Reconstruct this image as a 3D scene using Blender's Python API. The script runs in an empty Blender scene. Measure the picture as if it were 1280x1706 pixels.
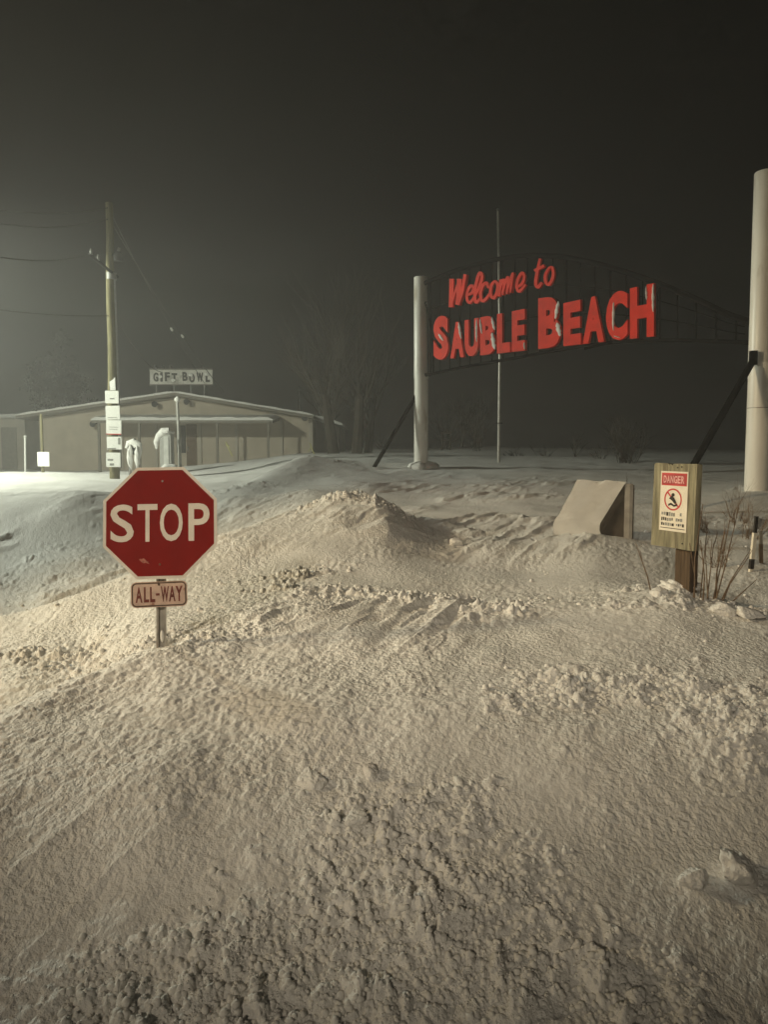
import bpy, bmesh, math, random
import numpy as np
from mathutils import Vector, Matrix

SC = bpy.context.scene
COL = SC.collection
R = math.radians
random.seed(7)
RNG = np.random.default_rng(7)

# ------------------------------------------------------------------ camera
F_PX, CX, CY, HZ = 1241.0, 640.0, 853.0, 762.0      # focal length, centre and horizon row in photo pixels
EYE = 1.65
TILT = math.atan((CY - HZ) / F_PX)
cam = bpy.data.cameras.new('camera'); camo = bpy.data.objects.new('camera', cam); COL.objects.link(camo)
cam.sensor_fit = 'VERTICAL'; cam.sensor_height = 24.0; cam.lens = 24.0 * F_PX / 1706.0
cam.clip_start = 0.05; cam.clip_end = 3000
camo.location = (0, 0, EYE); camo.rotation_euler = (R(90) - TILT, 0, 0)
SC.camera = camo

# ------------------------------------------------------------------ night sky, faint overcast glow
world = bpy.data.worlds.new('World'); SC.world = world; world.use_nodes = True
wt = world.node_tree; wt.nodes.clear()
sky = wt.nodes.new('ShaderNodeTexSky'); sky.sky_type = 'NISHITA'; sky.sun_disc = False
sky.sun_elevation = R(24); sky.sun_rotation = R(-70); sky.dust_density = 6.0; sky.air_density = 1.0
hs = wt.nodes.new('ShaderNodeHueSaturation'); hs.inputs['Saturation'].default_value = 0.12
tint = wt.nodes.new('ShaderNodeMixRGB'); tint.blend_type = 'MULTIPLY'; tint.inputs[0].default_value = 1.0
tint.inputs[2].default_value = (1.0, 0.95, 0.84, 1)
bg = wt.nodes.new('ShaderNodeBackground'); bg.inputs['Strength'].default_value = 0.00022
wo = wt.nodes.new('ShaderNodeOutputWorld')
wt.links.new(sky.outputs[0], hs.inputs['Color']); wt.links.new(hs.outputs[0], tint.inputs[1])
wt.links.new(tint.outputs[0], bg.inputs['Color']); wt.links.new(bg.outputs[0], wo.inputs['Surface'])

sun = bpy.data.lights.new('sun', 'SUN'); suno = bpy.data.objects.new('sun', sun); COL.objects.link(suno)
sun.energy = 0.01; sun.angle = R(12); sun.color = (1.0, 0.9, 0.74)
SUN_AZ, SUN_EL = R(-70), R(24)                       # azimuth from +Y toward +X
suno.rotation_euler = Vector((math.sin(SUN_AZ) * math.cos(SUN_EL), math.cos(SUN_AZ) * math.cos(SUN_EL), math.sin(SUN_EL))).to_track_quat('Z', 'Y').to_euler()

SC.view_settings.view_transform = 'Standard'; SC.view_settings.look = 'None'
SC.view_settings.exposure = 0.0; SC.view_settings.gamma = 1.0
SC.view_settings.use_curve_mapping = False
SC.cycles.use_denoising = True
SC.cycles.volume_bounces = 1
SC.cycles.max_bounces = 4
SC.cycles.use_adaptive_sampling = True; SC.cycles.adaptive_threshold = 0.03

# street lamps of the place (their pools of light show, the lamps stand outside the frame): position, aim, colour, watts, cone
LAMPS = [
    dict(pos=(-13.5, 4.2, 6.3), aim=(-0.6, 8.4, 1.35), color=(1.0, 0.79, 0.48), watts=7200, cone=55, blend=.9, soft=.5,
         label='warm street lamp on a tall grey pole left of the stop sign'),
    dict(pos=(-4.0, -9.0, 6.6), aim=(0.5, 6.6, 1.5), color=(1.0, 0.85, 0.64), watts=4700, cone=31, blend=1.0, soft=.5,
         label='warm street lamp on a tall grey pole behind the viewer'),
    dict(pos=(-16.4, 21.2, 8.2), aim=(-15.8, 21.6, 1.0), color=(0.95, 1.0, 0.82), watts=8800, cone=172, blend=0.12, soft=.35,
         label='greenish white street lamp on a tall pole left of the utility pole'),
]
HAZE_DENSITY = 0.0060

# ------------------------------------------------------------------ helpers
def P(px, py, Y):
    """point at depth Y that stands at photo pixel (px, py)"""
    dx = (px - CX) / F_PX; dv = (CY - py) / F_PX
    d = Vector((dx, math.cos(TILT) + dv * math.sin(TILT), -math.sin(TILT) + dv * math.cos(TILT)))
    s = Y / d.y
    return Vector((d.x * s, Y, EYE + d.z * s))

def tag(o, label=None, cat=None, group=None, kind=None):
    if label: o['label'] = label
    if cat: o['category'] = cat
    if group: o['group'] = group
    if kind: o['kind'] = kind
    return o

def empty(name, loc, label, cat, group=None, rz=0.0):
    o = bpy.data.objects.new(name, None); COL.objects.link(o)
    o.location = loc; o.rotation_euler = (0, 0, rz); o.empty_display_size = 0.1
    return tag(o, label, cat, group)

def link(name, me, mat, parent=None, local=False):
    o = bpy.data.objects.new(name, me); COL.objects.link(o)
    if mat is not None:
        me.materials.clear(); me.materials.append(mat)
    if parent is not None:
        o.parent = parent
        if not local:                                # geometry given in world coordinates
            M = Matrix.Identity(4); q = parent
            while q is not None:
                M = Matrix.LocRotScale(q.location, q.rotation_euler, q.scale) @ M; q = q.parent
            me.transform(M.inverted())
    return o

def mesh_obj(name, bm, mat, parent=None, local=False, smooth=False):
    me = bpy.data.meshes.new(name)
    bmesh.ops.recalc_face_normals(bm, faces=bm.faces)
    bm.to_mesh(me); bm.free()
    if smooth:
        me.polygons.foreach_set('use_smooth', [True] * len(me.polygons))
    return link(name, me, mat, parent, local)

def add_box(bm, lo, hi, M=None):
    r = bmesh.ops.create_cube(bm, size=1.0)
    lo = Vector(lo); hi = Vector(hi); c = (lo + hi) / 2; s = hi - lo
    for v in r['verts']:
        v.co = Vector((v.co.x * s.x, v.co.y * s.y, v.co.z * s.z)) + c
        if M is not None: v.co = M @ v.co
    return r['verts']

def add_tube(bm, pts, radii, n=8, caps=True, ref=None):
    pts = [Vector(p) for p in pts]
    if not hasattr(radii, '__len__'): radii = [radii] * len(pts)
    rings = []; a = None
    for i, p in enumerate(pts):
        t = (pts[min(i + 1, len(pts) - 1)] - pts[max(i - 1, 0)]).normalized()
        if a is None:
            a = t.orthogonal().normalized()
        else:
            a = (a - t * a.dot(t))
            a = a.normalized() if a.length > 1e-6 else t.orthogonal().normalized()
        b = t.cross(a)
        rings.append([bm.verts.new(p + (a * math.cos(2 * math.pi * k / n) + b * math.sin(2 * math.pi * k / n)) * radii[i]) for k in range(n)])
    for i in range(len(rings) - 1):
        for k in range(n):
            bm.faces.new((rings[i][k], rings[i][(k + 1) % n], rings[i + 1][(k + 1) % n], rings[i + 1][k]))
    if caps:
        bm.faces.new(rings[0]); bm.faces.new(list(reversed(rings[-1])))

def tube(name, pts, radii, mat, parent=None, n=8, smooth=True, local=False):
    bm = bmesh.new(); add_tube(bm, pts, radii, n)
    o = mesh_obj(name, bm, mat, parent, local, smooth)
    if smooth: sharp(o)
    return o

def sharp(o, ang=40):
    me = o.data
    bm = bmesh.new(); bm.from_mesh(me)
    for e in bm.edges:
        if len(e.link_faces) == 2 and e.calc_face_angle(0) > R(ang): e.smooth = False
    bm.to_mesh(me); bm.free()

def boxo(name, lo, hi, mat, parent=None, M=None, bevel=0.0, local=False):
    bm = bmesh.new(); add_box(bm, lo, hi)
    if bevel: bmesh.ops.bevel(bm, geom=list(bm.edges), offset=bevel, segments=2, affect='EDGES', profile=0.5)
    if M is not None: bmesh.ops.transform(bm, matrix=M, verts=bm.verts)
    return mesh_obj(name, bm, mat, parent, local)

def prism(bm, poly, vec):
    """closed prism: polygon (list of Vectors) swept by vec"""
    vec = Vector(vec)
    a = [bm.verts.new(Vector(p)) for p in poly]; b = [bm.verts.new(Vector(p) + vec) for p in poly]
    bm.faces.new(a); bm.faces.new(list(reversed(b)))
    n = len(a)
    for i in range(n): bm.faces.new((a[i], b[i], b[(i + 1) % n], a[(i + 1) % n]))

# ------------------------------------------------------------------ noise in numpy
def _hash(ix, iy, seed):
    h = (ix.astype(np.int64) * 374761393 + iy.astype(np.int64) * 668265263 + seed * 974711) & 0xFFFFFFFF
    h = ((h ^ (h >> 13)) * 1274126177) & 0xFFFFFFFF
    h = ((h ^ (h >> 15)) * 2246822519) & 0xFFFFFFFF
    return ((h ^ (h >> 16)) & 0xFFFFFF) / float(0xFFFFFF)

def vnoise(x, y, seed=0):
    xi = np.floor(x); yi = np.floor(y); fx = x - xi; fy = y - yi
    fx = fx * fx * fx * (fx * (fx * 6 - 15) + 10); fy = fy * fy * fy * (fy * (fy * 6 - 15) + 10)
    a = _hash(xi, yi, seed); b = _hash(xi + 1, yi, seed); c = _hash(xi, yi + 1, seed); d = _hash(xi + 1, yi + 1, seed)
    return ((a + (b - a) * fx) * (1 - fy) + (c + (d - c) * fx) * fy) * 2 - 1

def fbm(x, y, octaves=3, seed=0, gain=0.5):
    s = np.zeros_like(x); a = 1.0
    for o in range(octaves):
        s += a * vnoise(x * 2.03 ** o + 17.3 * o, y * 2.03 ** o - 9.1 * o, seed + o); a *= gain
    return s

def lumps(x, y, seed):
    """rounded bumps on a jittered grid of cell 1; about half the cells hold one"""
    xi = np.floor(x); yi = np.floor(y); out = np.zeros_like(x)
    for dx in (-1, 0, 1):
        for dy in (-1, 0, 1):
            cx = xi + dx; cy = yi + dy
            px = cx + _hash(cx, cy, seed); py = cy + _hash(cx, cy, seed + 1)
            rad = 0.25 + 0.55 * _hash(cx, cy, seed + 2) ** 2
            on = _hash(cx, cy, seed + 3) > 0.35
            d2 = ((x - px) ** 2 + (y - py) ** 2) / rad ** 2
            out = np.maximum(out, np.where(on, np.sqrt(np.clip(1 - d2, 0, 1)) * rad, 0))
    return out

def sstep(a, b, x):
    t = np.clip((x - a) / (b - a), 0, 1); return t * t * (3 - 2 * t)

# ------------------------------------------------------------------ the snow surface
# columns: photo column -> list of (photo row, depth) on the snow surface, near to far
COLS = {
    -900: [(1706, 2.38), (1400, 3.08), (1200, 4.7), (1060, 7.0), (960, 10), (880, 14), (820, 19), (795, 26), (785, 40), (778, 60)],
    -300: [(1706, 2.38), (1500, 2.82), (1380, 3.0), (1265, 3.5), (1310, 4.1), (1210, 5.0), (1120, 6.0), (1060, 6.8), (1085, 8.6), (950, 11.3), (890, 13), (840, 15), (814, 18), (795, 24), (789, 36), (781, 60)],
    20:   [(1706, 2.38), (1500, 2.82), (1300, 3.4), (1158, 4.2), (1195, 4.85), (1118, 5.6), (1062, 6.6), (1016, 7.4), (1085, 9.0), (985, 11.0), (905, 13), (830, 15), (824, 17.4), (793, 24), (787, 36), (780, 60)],
    130:  [(1706, 2.38), (1500, 2.82), (1300, 3.4), (1118, 4.65), (1150, 5.25), (1085, 6.1), (1035, 6.8), (978, 7.6), (1050, 9.3), (965, 11.2), (895, 13.2), (814, 15.2), (822, 17.4), (793, 25), (787, 37), (779, 60)],
    265:  [(1706, 2.38), (1500, 2.82), (1300, 3.35), (1077, 5.0), (1066, 5.4), (1040, 5.8), (990, 7.0), (930, 8.3), (1000, 10.2), (930, 12), (890, 13.8), (838, 16), (816, 20), (797, 26), (786, 36), (776, 60)],
    400:  [(1706, 2.38), (1400, 3.08), (1200, 3.9), (1085, 5.0), (1045, 5.6), (1005, 6.3), (950, 7.6), (880, 9.2), (918, 11), (868, 13), (832, 14.5), (809, 16), (812, 19), (787, 27), (770, 38), (762, 60)],
    500:  [(1706, 2.38), (1400, 3.08), (1200, 3.85), (1082, 4.9), (1003, 6.1), (955, 7.2), (890, 8.8), (842, 10.2), (856, 12), (825, 14.5), (805, 17), (756, 20), (778, 23), (763, 30), (754, 42), (750, 60)],
    560:  [(1706, 2.38), (1400, 3.08), (1200, 3.85), (1080, 4.9), (1000, 6.1), (950, 7.3), (890, 8.6), (817, 10.5), (846, 12.5), (815, 15), (797, 18), (766, 21), (770, 25), (762, 32), (755, 42), (750, 60)],
    640:  [(1706, 2.38), (1400, 3.08), (1200, 3.85), (1080, 4.9), (1003, 6.0), (955, 7.3), (900, 8.4), (826, 10.3), (862, 12.3), (825, 15), (797, 18.5), (774, 22), (768, 26), (760, 32), (752, 42), (747, 60)],
    700:  [(1706, 2.38), (1400, 3.08), (1200, 3.8), (1080, 4.8), (1005, 5.9), (980, 6.8), (930, 8.2), (880, 9.8), (860, 12.3), (825, 15.5), (797, 19), (776, 22), (760, 32), (751, 42), (747, 60)],
    760:  [(1706, 2.38), (1400, 3.08), (1200, 3.8), (1080, 4.8), (1006, 5.8), (990, 6.7), (940, 8.2), (892, 10), (852, 13), (812, 17), (778, 22), (762, 30), (748, 40), (745, 60)],
    880:  [(1706, 2.38), (1400, 3.08), (1200, 3.8), (1080, 4.75), (1013, 5.6), (996, 6.5), (945, 8.0), (900, 9.6), (850, 12.5), (812, 16.5), (782, 21), (766, 28), (754, 40), (747, 60)],
    990:  [(1706, 2.38), (1400, 3.08), (1200, 3.75), (1080, 4.7), (1018, 5.5), (995, 6.3), (948, 7.4), (897, 9.0), (852, 12), (815, 16), (785, 20), (766, 27), (755, 40), (748, 60)],
    1130: [(1706, 2.38), (1400, 3.08), (1200, 3.7), (1085, 4.6), (1000, 5.5), (983, 5.95), (990, 6.8), (930, 8.2), (880, 10), (835, 13.2), (802, 18), (768, 27), (755, 40), (749, 60)],
    1260: [(1706, 2.38), (1400, 3.08), (1200, 3.6), (1085, 4.5), (1022, 5.3), (1020, 6.3), (948, 7.4), (880, 10), (822, 13.2), (796, 18), (768, 27), (756, 40), (750, 60)],
    1600: [(1706, 2.38), (1400, 3.08), (1200, 3.6), (1085, 4.6), (1000, 6.0), (940, 8), (880, 10.5), (830, 13.5), (798, 18), (768, 28), (750, 60)],
    2300: [(1706, 2.38), (1400, 3.08), (1200, 3.7), (1085, 4.8), (1000, 6.2), (940, 8), (880, 10.5), (830, 13.5), (798, 18), (768, 28), (750, 60)],
}
LV0, LV1, NV = math.log(0.3), math.log(420.0), 900
PX0, PX1, NU = -900.0, 2300.0, 640
def build_table():
    lv = np.linspace(LV0, LV1, NV); raw = sorted(COLS); cols = {}
    for a, b in zip(raw, raw[1:]):                    # features of neighbouring columns are joined point by point
        cols[a] = COLS[a]; cols[b] = COLS[b]
        if len(COLS[a]) == len(COLS[b]):
            n = max(2, int((b - a) / 12))
            for i in range(1, n):
                f = i / n; cols[a + (b - a) * f] = [(p[0] + (q[0] - p[0]) * f, p[1] * (q[1] / p[1]) ** f) for p, q in zip(COLS[a], COLS[b])]
    keys = sorted(cols)
    prof = []
    for k in keys:
        pts = [(P(0, py, Y).z, Y) for py, Y in cols[k]]
        ys = [math.log(0.3), math.log(1.4)] + [math.log(y) for _, y in pts] + [math.log(110), math.log(420)]
        z0 = pts[0][0]
        zs = [z0 - 0.02, z0 - 0.01] + [z for z, _ in pts] + [pts[-1][0] + 0.25, pts[-1][0] + 0.4]
        prof.append(np.interp(lv, ys, zs))
    prof = np.array(prof); keys = [k for k in keys]
    pu = np.linspace(PX0, PX1, NU); T = np.empty((NU, NV))
    for j in range(NV): T[:, j] = np.interp(pu, keys, prof[:, j])
    def gauss(a, sig, ax):
        n = int(sig * 3) + 1; k = np.exp(-0.5 * (np.arange(-n, n + 1) / sig) ** 2); k /= k.sum()
        return np.apply_along_axis(lambda v: np.convolve(np.pad(v, n, mode='edge'), k, mode='valid'), ax, a)
    T = gauss(T, 0.020 / ((LV1 - LV0) / NV), 1)
    return gauss(T, 14.0 / ((PX1 - PX0) / NU), 0)
TAB = build_table()

def base_h(x, y):
    r = np.hypot(x, y); th = np.arctan2(x, y)
    Y = np.maximum(np.maximum(y, r * 0.35), 0.3)
    px = np.clip(CX + F_PX * np.tan(np.clip(th, -1.15, 1.15)), PX0, PX1 - 1e-3)
    u = (px - PX0) / (PX1 - PX0) * (NU - 1); v = np.clip((np.log(Y) - LV0) / (LV1 - LV0) * (NV - 1), 0, NV - 1.001)
    ui = np.clip(u.astype(int), 0, NU - 2); vi = np.clip(v.astype(int), 0, NV - 2); fu = u - ui; fv = v - vi
    z = (TAB[ui, vi] * (1 - fu) + TAB[ui + 1, vi] * fu) * (1 - fv) + (TAB[ui, vi + 1] * (1 - fu) + TAB[ui + 1, vi + 1] * fu) * fv
    w = sstep(1.5, 2.7, np.abs(th))
    return z * (1 - w) + 0.05 * w

# rough, crumbly patches on the snow: photo pixel, depth, radius across (m), radius along (m), strength
def wp(px, Y): return ((px - CX) / F_PX * Y, Y)
ROUGH = [(*wp(700, 6.2), 0.9, 0.35, 1.0), (*wp(560, 6.6), 0.7, 0.35, 0.9), (*wp(850, 5.7), 0.45, 0.3, 0.9), (*wp(460, 7.3), 0.6, 0.3, .9),
         (*wp(1080, 4.05), 0.75, 0.28, 1.0), (*wp(1230, 3.7), 0.4, 0.3, 1.0), (*wp(930, 4.1), 0.35, 0.22, .9),
         (*wp(640, 3.1), 0.42, 0.35, 1.0), (*wp(780, 2.8), 0.38, 0.35, 1.0), (*wp(600, 2.6), 0.7, 0.25, 1.0), (*wp(900, 2.5), 0.6, 0.16, 1.0),
         (*wp(250, 2.5), 0.7, 0.22, .9), (*wp(200, 5.3), 0.35, 0.22, 1.0), (*wp(370, 5.35), 0.3, 0.2, 1.0), (*wp(90, 6.0), .6, .5, .8),
         (*wp(560, 10.4), 1.1, 0.5, 1.0), (*wp(640, 10.2), .6, .5, 1.0), (*wp(390, 16.2), .8, .5, 1.0), (*wp(120, 11.5), 1.8, 2.2, .6),
         (*wp(1200, 5.5), .8, .3, 1.0), (*wp(560, 20.5), 1.2, .8, .7), (*wp(940, 6.3), 1.2, .4, .5)]
def rough_mask(x, y):
    m = np.zeros_like(x)
    for cx, cy, rx, ry, s in ROUGH:
        m = np.maximum(m, s * np.exp(-0.5 * (((x - cx) / rx) ** 2 + ((y - cy) / ry) ** 2) * 1.3))
    n = fbm(x * 3.1, y * 3.1, 3, 51)
    return sstep(0.26, 0.95, m + 0.30 * n)

WX, WY = 0.53, 0.85                                   # the wind blew along this direction
def height(x, y, fine=True):
    z = base_h(x, y)
    r = np.hypot(x, y)
    al = x * WX + y * WY; ac = x * WY - y * WX
    nearw = 1 - sstep(9, 26, r)
    z = z + 0.045 * fbm(x * 0.55, y * 0.55, 3, 3) * sstep(2, 7, r) + 0.10 * fbm(x * 0.12, y * 0.12, 3, 9) * sstep(14, 30, r)
    st = fbm(al * 0.8 + .25 * ac, ac * 3.0, 3, 21)         # wind-cut ridges with a sharp lip
    gate = sstep(-0.1, 0.6, fbm(x * 0.55, y * 0.55, 2, 77)); mid = sstep(4.4, 5.6, r) * (1 - sstep(13, 24, r))
    z = z + (0.010 + 0.040 * mid) * (1 - np.abs(st)) ** 2 * gate
    z = z + 0.020 * mid * sstep(.0, .12, fbm(al * 1.3, ac * 4.2, 3, 33)) * gate
    if fine:
        m = rough_mask(x, y)
        z = z + nearw * 0.0062 * fbm(al * 24, ac * 30, 2, 41, 0.6) * (.35 + .65 * sstep(-.5, .4, fbm(x * 1.1, y * 1.1, 2, 44)))
        wx = x + .03 * vnoise(x * 9, y * 9, 61); wy = y + .03 * vnoise(x * 9, y * 9, 62)
        cl = m * (.35 + .65 * sstep(-.5, .6, fbm(x * 5, y * 5, 2, 91)))
        z = z + cl * (0.068 * lumps((wx * WX + wy * WY) * 13, (wx * WY - wy * WX) * 17, 101) + 0.050 * lumps(wx * 31, wy * 31, 201)
                      + .05 * lumps(wx * 5.2, wy * 6.2, 301) * sstep(.1, .7, vnoise(x * 2.1, y * 2.1, 95)) + .012 * fbm(x * 11, y * 11, 2, 71))
        z = z + (1 - sstep(5, 9, r)) * .010 * fbm(x * 2.6, y * 2.6, 3, 141)
        z = z + (1 - sstep(5, 8, r)) * .006 * lumps(wx * 24, wy * 24, 501) * sstep(.0, .8, fbm(x * 1.7, y * 1.7, 2, 161) + .25)
    return z

def gz(x, y):
    return float(height(np.array([float(x)]), np.array([float(y)]), False)[0])

def ground_at(px, Y, dz=0.0):
    x = (px - CX) / F_PX * Y
    return Vector((x, Y, gz(x, Y) + dz))

# ------------------------------------------------------------------ materials
def nodes(name):
    m = bpy.data.materials.new(name); m.use_nodes = True
    nt = m.node_tree; return m, nt, nt.nodes['Principled BSDF']

def mat(name, c, rough=0.6, metal=0.0, var=0.15, scale=8.0, bump=0.0, c2=None, thr=None, detail=5.0, stretch=None, spec=.2):
    """plain paint / wood / metal with noise wear: c2 shows in patches above thr"""
    m, nt, b = nodes(name); N = nt.nodes.new; L = nt.links.new
    tc = N('ShaderNodeTexCoord'); src = tc.outputs['Object']
    if stretch:
        mp = N('ShaderNodeMapping'); mp.inputs['Scale'].default_value = stretch; L(src, mp.inputs['Vector']); src = mp.outputs[0]
    no = N('ShaderNodeTexNoise'); no.inputs['Scale'].default_value = scale; no.inputs['Detail'].default_value = detail
    L(src, no.inputs['Vector'])
    cr = N('ShaderNodeValToRGB'); L(no.outputs['Fac'], cr.inputs['Fac'])
    d = tuple(max(0, v * (1 - var)) for v in c); l = tuple(min(1, v * (1 + var)) for v in c)
    cr.color_ramp.elements[0].position = 0.3; cr.color_ramp.elements[0].color = (*d, 1)
    cr.color_ramp.elements[1].position = 0.7; cr.color_ramp.elements[1].color = (*l, 1)
    out = cr.outputs['Color']
    if c2 is not None:
        n2 = N('ShaderNodeTexNoise'); n2.inputs['Scale'].default_value = scale * 0.45; n2.inputs['Detail'].default_value = 6
        oi = N('ShaderNodeObjectInfo'); ad = N('ShaderNodeVectorMath'); ad.operation = 'ADD'
        mu = N('ShaderNodeMath'); mu.operation = 'MULTIPLY'; mu.inputs[1].default_value = 30
        L(oi.outputs['Random'], mu.inputs[0]); L(src, ad.inputs[0]); L(mu.outputs[0], ad.inputs[1]); L(ad.outputs[0], n2.inputs['Vector'])
        r2 = N('ShaderNodeValToRGB'); r2.color_ramp.elements[0].position = thr; r2.color_ramp.elements[1].position = min(1, thr + 0.06)
        L(n2.outputs['Fac'], r2.inputs['Fac'])
        mx = N('ShaderNodeMixRGB'); L(r2.outputs['Color'], mx.inputs[0]); L(out, mx.inputs[1]); mx.inputs[2].default_value = (*c2, 1)
        out = mx.outputs[0]
    L(out, b.inputs['Base Color'])
    b.inputs['Roughness'].default_value = rough; b.inputs['Metallic'].default_value = metal; b.inputs['Specular IOR Level'].default_value = spec
    if bump:
        bp = N('ShaderNodeBump'); bp.inputs['Strength'].default_value = 0.6; bp.inputs['Distance'].default_value = bump
        L(no.outputs['Fac'], bp.inputs['Height']); L(bp.outputs[0], b.inputs['Normal'])
    return m

def snow_material():
    m, nt, b = nodes('snow'); N = nt.nodes.new; L = nt.links.new
    tc = N('ShaderNodeTexCoord')
    n0 = N('ShaderNodeTexNoise'); n0.inputs['Scale'].default_value = 1.3; n0.inputs['Detail'].default_value = 4
    L(tc.outputs['Object'], n0.inputs['Vector'])
    cr = N('ShaderNodeValToRGB')
    cr.color_ramp.elements[0].position = .3; cr.color_ramp.elements[0].color = (0.74, 0.73, 0.70, 1)
    cr.color_ramp.elements[1].position = .7; cr.color_ramp.elements[1].color = (0.84, 0.83, 0.81, 1)
    L(n0.outputs['Fac'], cr.inputs['Fac']); L(cr.outputs[0], b.inputs['Base Color'])
    b.inputs['Roughness'].default_value = 0.65
    mp = N('ShaderNodeMapping'); mp.inputs['Rotation'].default_value = (0, 0, math.atan2(WX, WY)); mp.inputs['Scale'].default_value = (1.0, 0.8, 1.0)
    L(tc.outputs['Object'], mp.inputs['Vector'])
    n1 = N('ShaderNodeTexNoise'); n1.inputs['Scale'].default_value = 44; n1.inputs['Detail'].default_value = 3; n1.inputs['Roughness'].default_value = .55
    n2 = N('ShaderNodeTexNoise'); n2.inputs['Scale'].default_value = 150; n2.inputs['Detail'].default_value = 2
    L(mp.outputs[0], n1.inputs['Vector']); L(tc.outputs['Object'], n2.inputs['Vector'])
    b1 = N('ShaderNodeBump'); b1.inputs['Strength'].default_value = .8; b1.inputs['Distance'].default_value = .023
    b2 = N('ShaderNodeBump'); b2.inputs['Strength'].default_value = .5; b2.inputs['Distance'].default_value = .004
    nm = N('ShaderNodeTexNoise'); nm.inputs['Scale'].default_value = 1.1; nm.inputs['Detail'].default_value = 3; L(tc.outputs['Object'], nm.inputs['Vector'])
    mr = N('ShaderNodeMapRange'); mr.inputs['From Min'].default_value = .38; mr.inputs['From Max'].default_value = .6; mr.inputs['To Min'].default_value = .38; mr.inputs['To Max'].default_value = 1.15
    L(nm.outputs['Fac'], mr.inputs['Value']); mm = N('ShaderNodeMath'); mm.operation = 'MULTIPLY'; L(n1.outputs['Fac'], mm.inputs[0]); L(mr.outputs[0], mm.inputs[1])
    L(mm.outputs[0], b1.inputs['Height']); L(n2.outputs['Fac'], b2.inputs['Height'])
    L(b1.outputs[0], b2.inputs['Normal']); L(b2.outputs[0], b.inputs['Normal'])
    return m

M_SNOW = snow_material()
M_SNOWP = mat('packed_snow', (0.76, 0.75, 0.72), 0.7, var=.06, scale=9, bump=.02)
M_GALV = mat('galvanised_steel', (0.36, 0.34, 0.31), 0.55, 0.5, .25, 14, .002, c2=(.20, .12, .07), thr=.60)
M_RED = mat('sign_red', (0.26, 0.006, 0.003), 0.5, var=.12, scale=6, spec=.05)
M_SIGNWHITE = mat('sign_white', (0.88, 0.80, 0.70), 0.5, var=.08, scale=10)
M_PINK = mat('faded_sign_white', (0.64, 0.46, 0.37), 0.55, var=.18, scale=18, c2=(.38, .17, .12), thr=.60)
M_DKRED = mat('dull_red_paint', (0.17, 0.035, 0.025), 0.6, var=.25, scale=20)
M_RUSTEDGE = mat('dark_border_paint', (0.10, 0.06, 0.04), 0.7, var=.25, scale=20)
M_POSTWHITE = mat('painted_white_steel', (0.86, 0.84, 0.78), 0.35, 0.0, .06, 3.0, .002, c2=(.50, .45, .37), thr=.64, spec=.5, stretch=(1, 1, .35))
M_BLACK = mat('black_steel', (0.008, 0.008, 0.008), 0.9, 0.0, .3, 6, spec=.02)
M_LETTER = mat('letter_red', (0.72, 0.022, 0.003), 0.6, var=.14, scale=4, c2=(.70, .40, .30), thr=.70)
M_LETTERSIDE = mat('letter_side_black', (0.02, 0.012, 0.01), 0.6)
M_POLEWOOD = mat('weathered_pole_wood', (0.17, 0.155, 0.09), 0.85, var=.35, scale=5, bump=.01, stretch=(6, 6, .5))
M_DARK = mat('dark_metal', (0.03, 0.03, 0.03), .6)
M_WHITEBOARD = mat('white_notice', (0.86, 0.86, 0.82), .5, var=.03)
M_GREYPRINT = mat('grey_print', (0.28, 0.28, 0.26), .6)
M_REDPRINT = mat('red_print', (0.55, 0.06, 0.06), .6)
M_BLACKPRINT = mat('black_print', (0.03, 0.025, 0.02), .6)
M_BOARD = mat('weathered_plywood', (0.25, 0.23, 0.155), .8, var=.40, scale=5, bump=.006, stretch=(7, 7, .8), c2=(.17, .15, .10), thr=.57)
M_POSTWOOD = mat('brown_post_wood', (0.10, 0.068, 0.042), .85, var=.35, scale=6, bump=.006, stretch=(8, 8, .7))
M_NOTICE = mat('notice_white', (0.80, 0.74, 0.62), .5, var=.08, scale=9)
M_BINWOOD = mat('brown_bin_panel', (0.075, 0.06, 0.045), .8, var=.3, scale=6, bump=.004)
M_BINEDGE = mat('pale_bin_frame', (0.30, 0.28, 0.25), .7, var=.2, scale=8)
M_WALL = mat('tan_wall', (0.46, 0.40, 0.32), .85, var=.10, scale=1.2)
M_WALL2 = mat('pale_wall', (0.44, 0.40, 0.34), .85, var=.10, scale=1.2)
M_DOOR = mat('brown_door', (0.12, 0.08, 0.05), .7, var=.2)
M_TRIM = mat('grey_trim', (0.20, 0.18, 0.15), .7, var=.2)
M_BARK = mat('dark_bark', (0.05, 0.042, 0.032), .9, var=.3, scale=5)
M_STALK = mat('dry_brown_stalk', (0.17, 0.12, 0.08), .85, var=.3, scale=10)
M_EVERGREEN = mat('evergreen_leaf', (0.035, 0.045, 0.03), .8, var=.3, scale=4)
M_YELLOW = mat('dull_yellow_paint', (0.45, 0.42, 0.16), .6)
M_WIRE = mat('wire', (0.07, 0.07, 0.065), .6)
M_LAMPPOLE = mat('lamp_pole_grey', (0.25, 0.25, 0.24), .5, .4)

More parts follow.
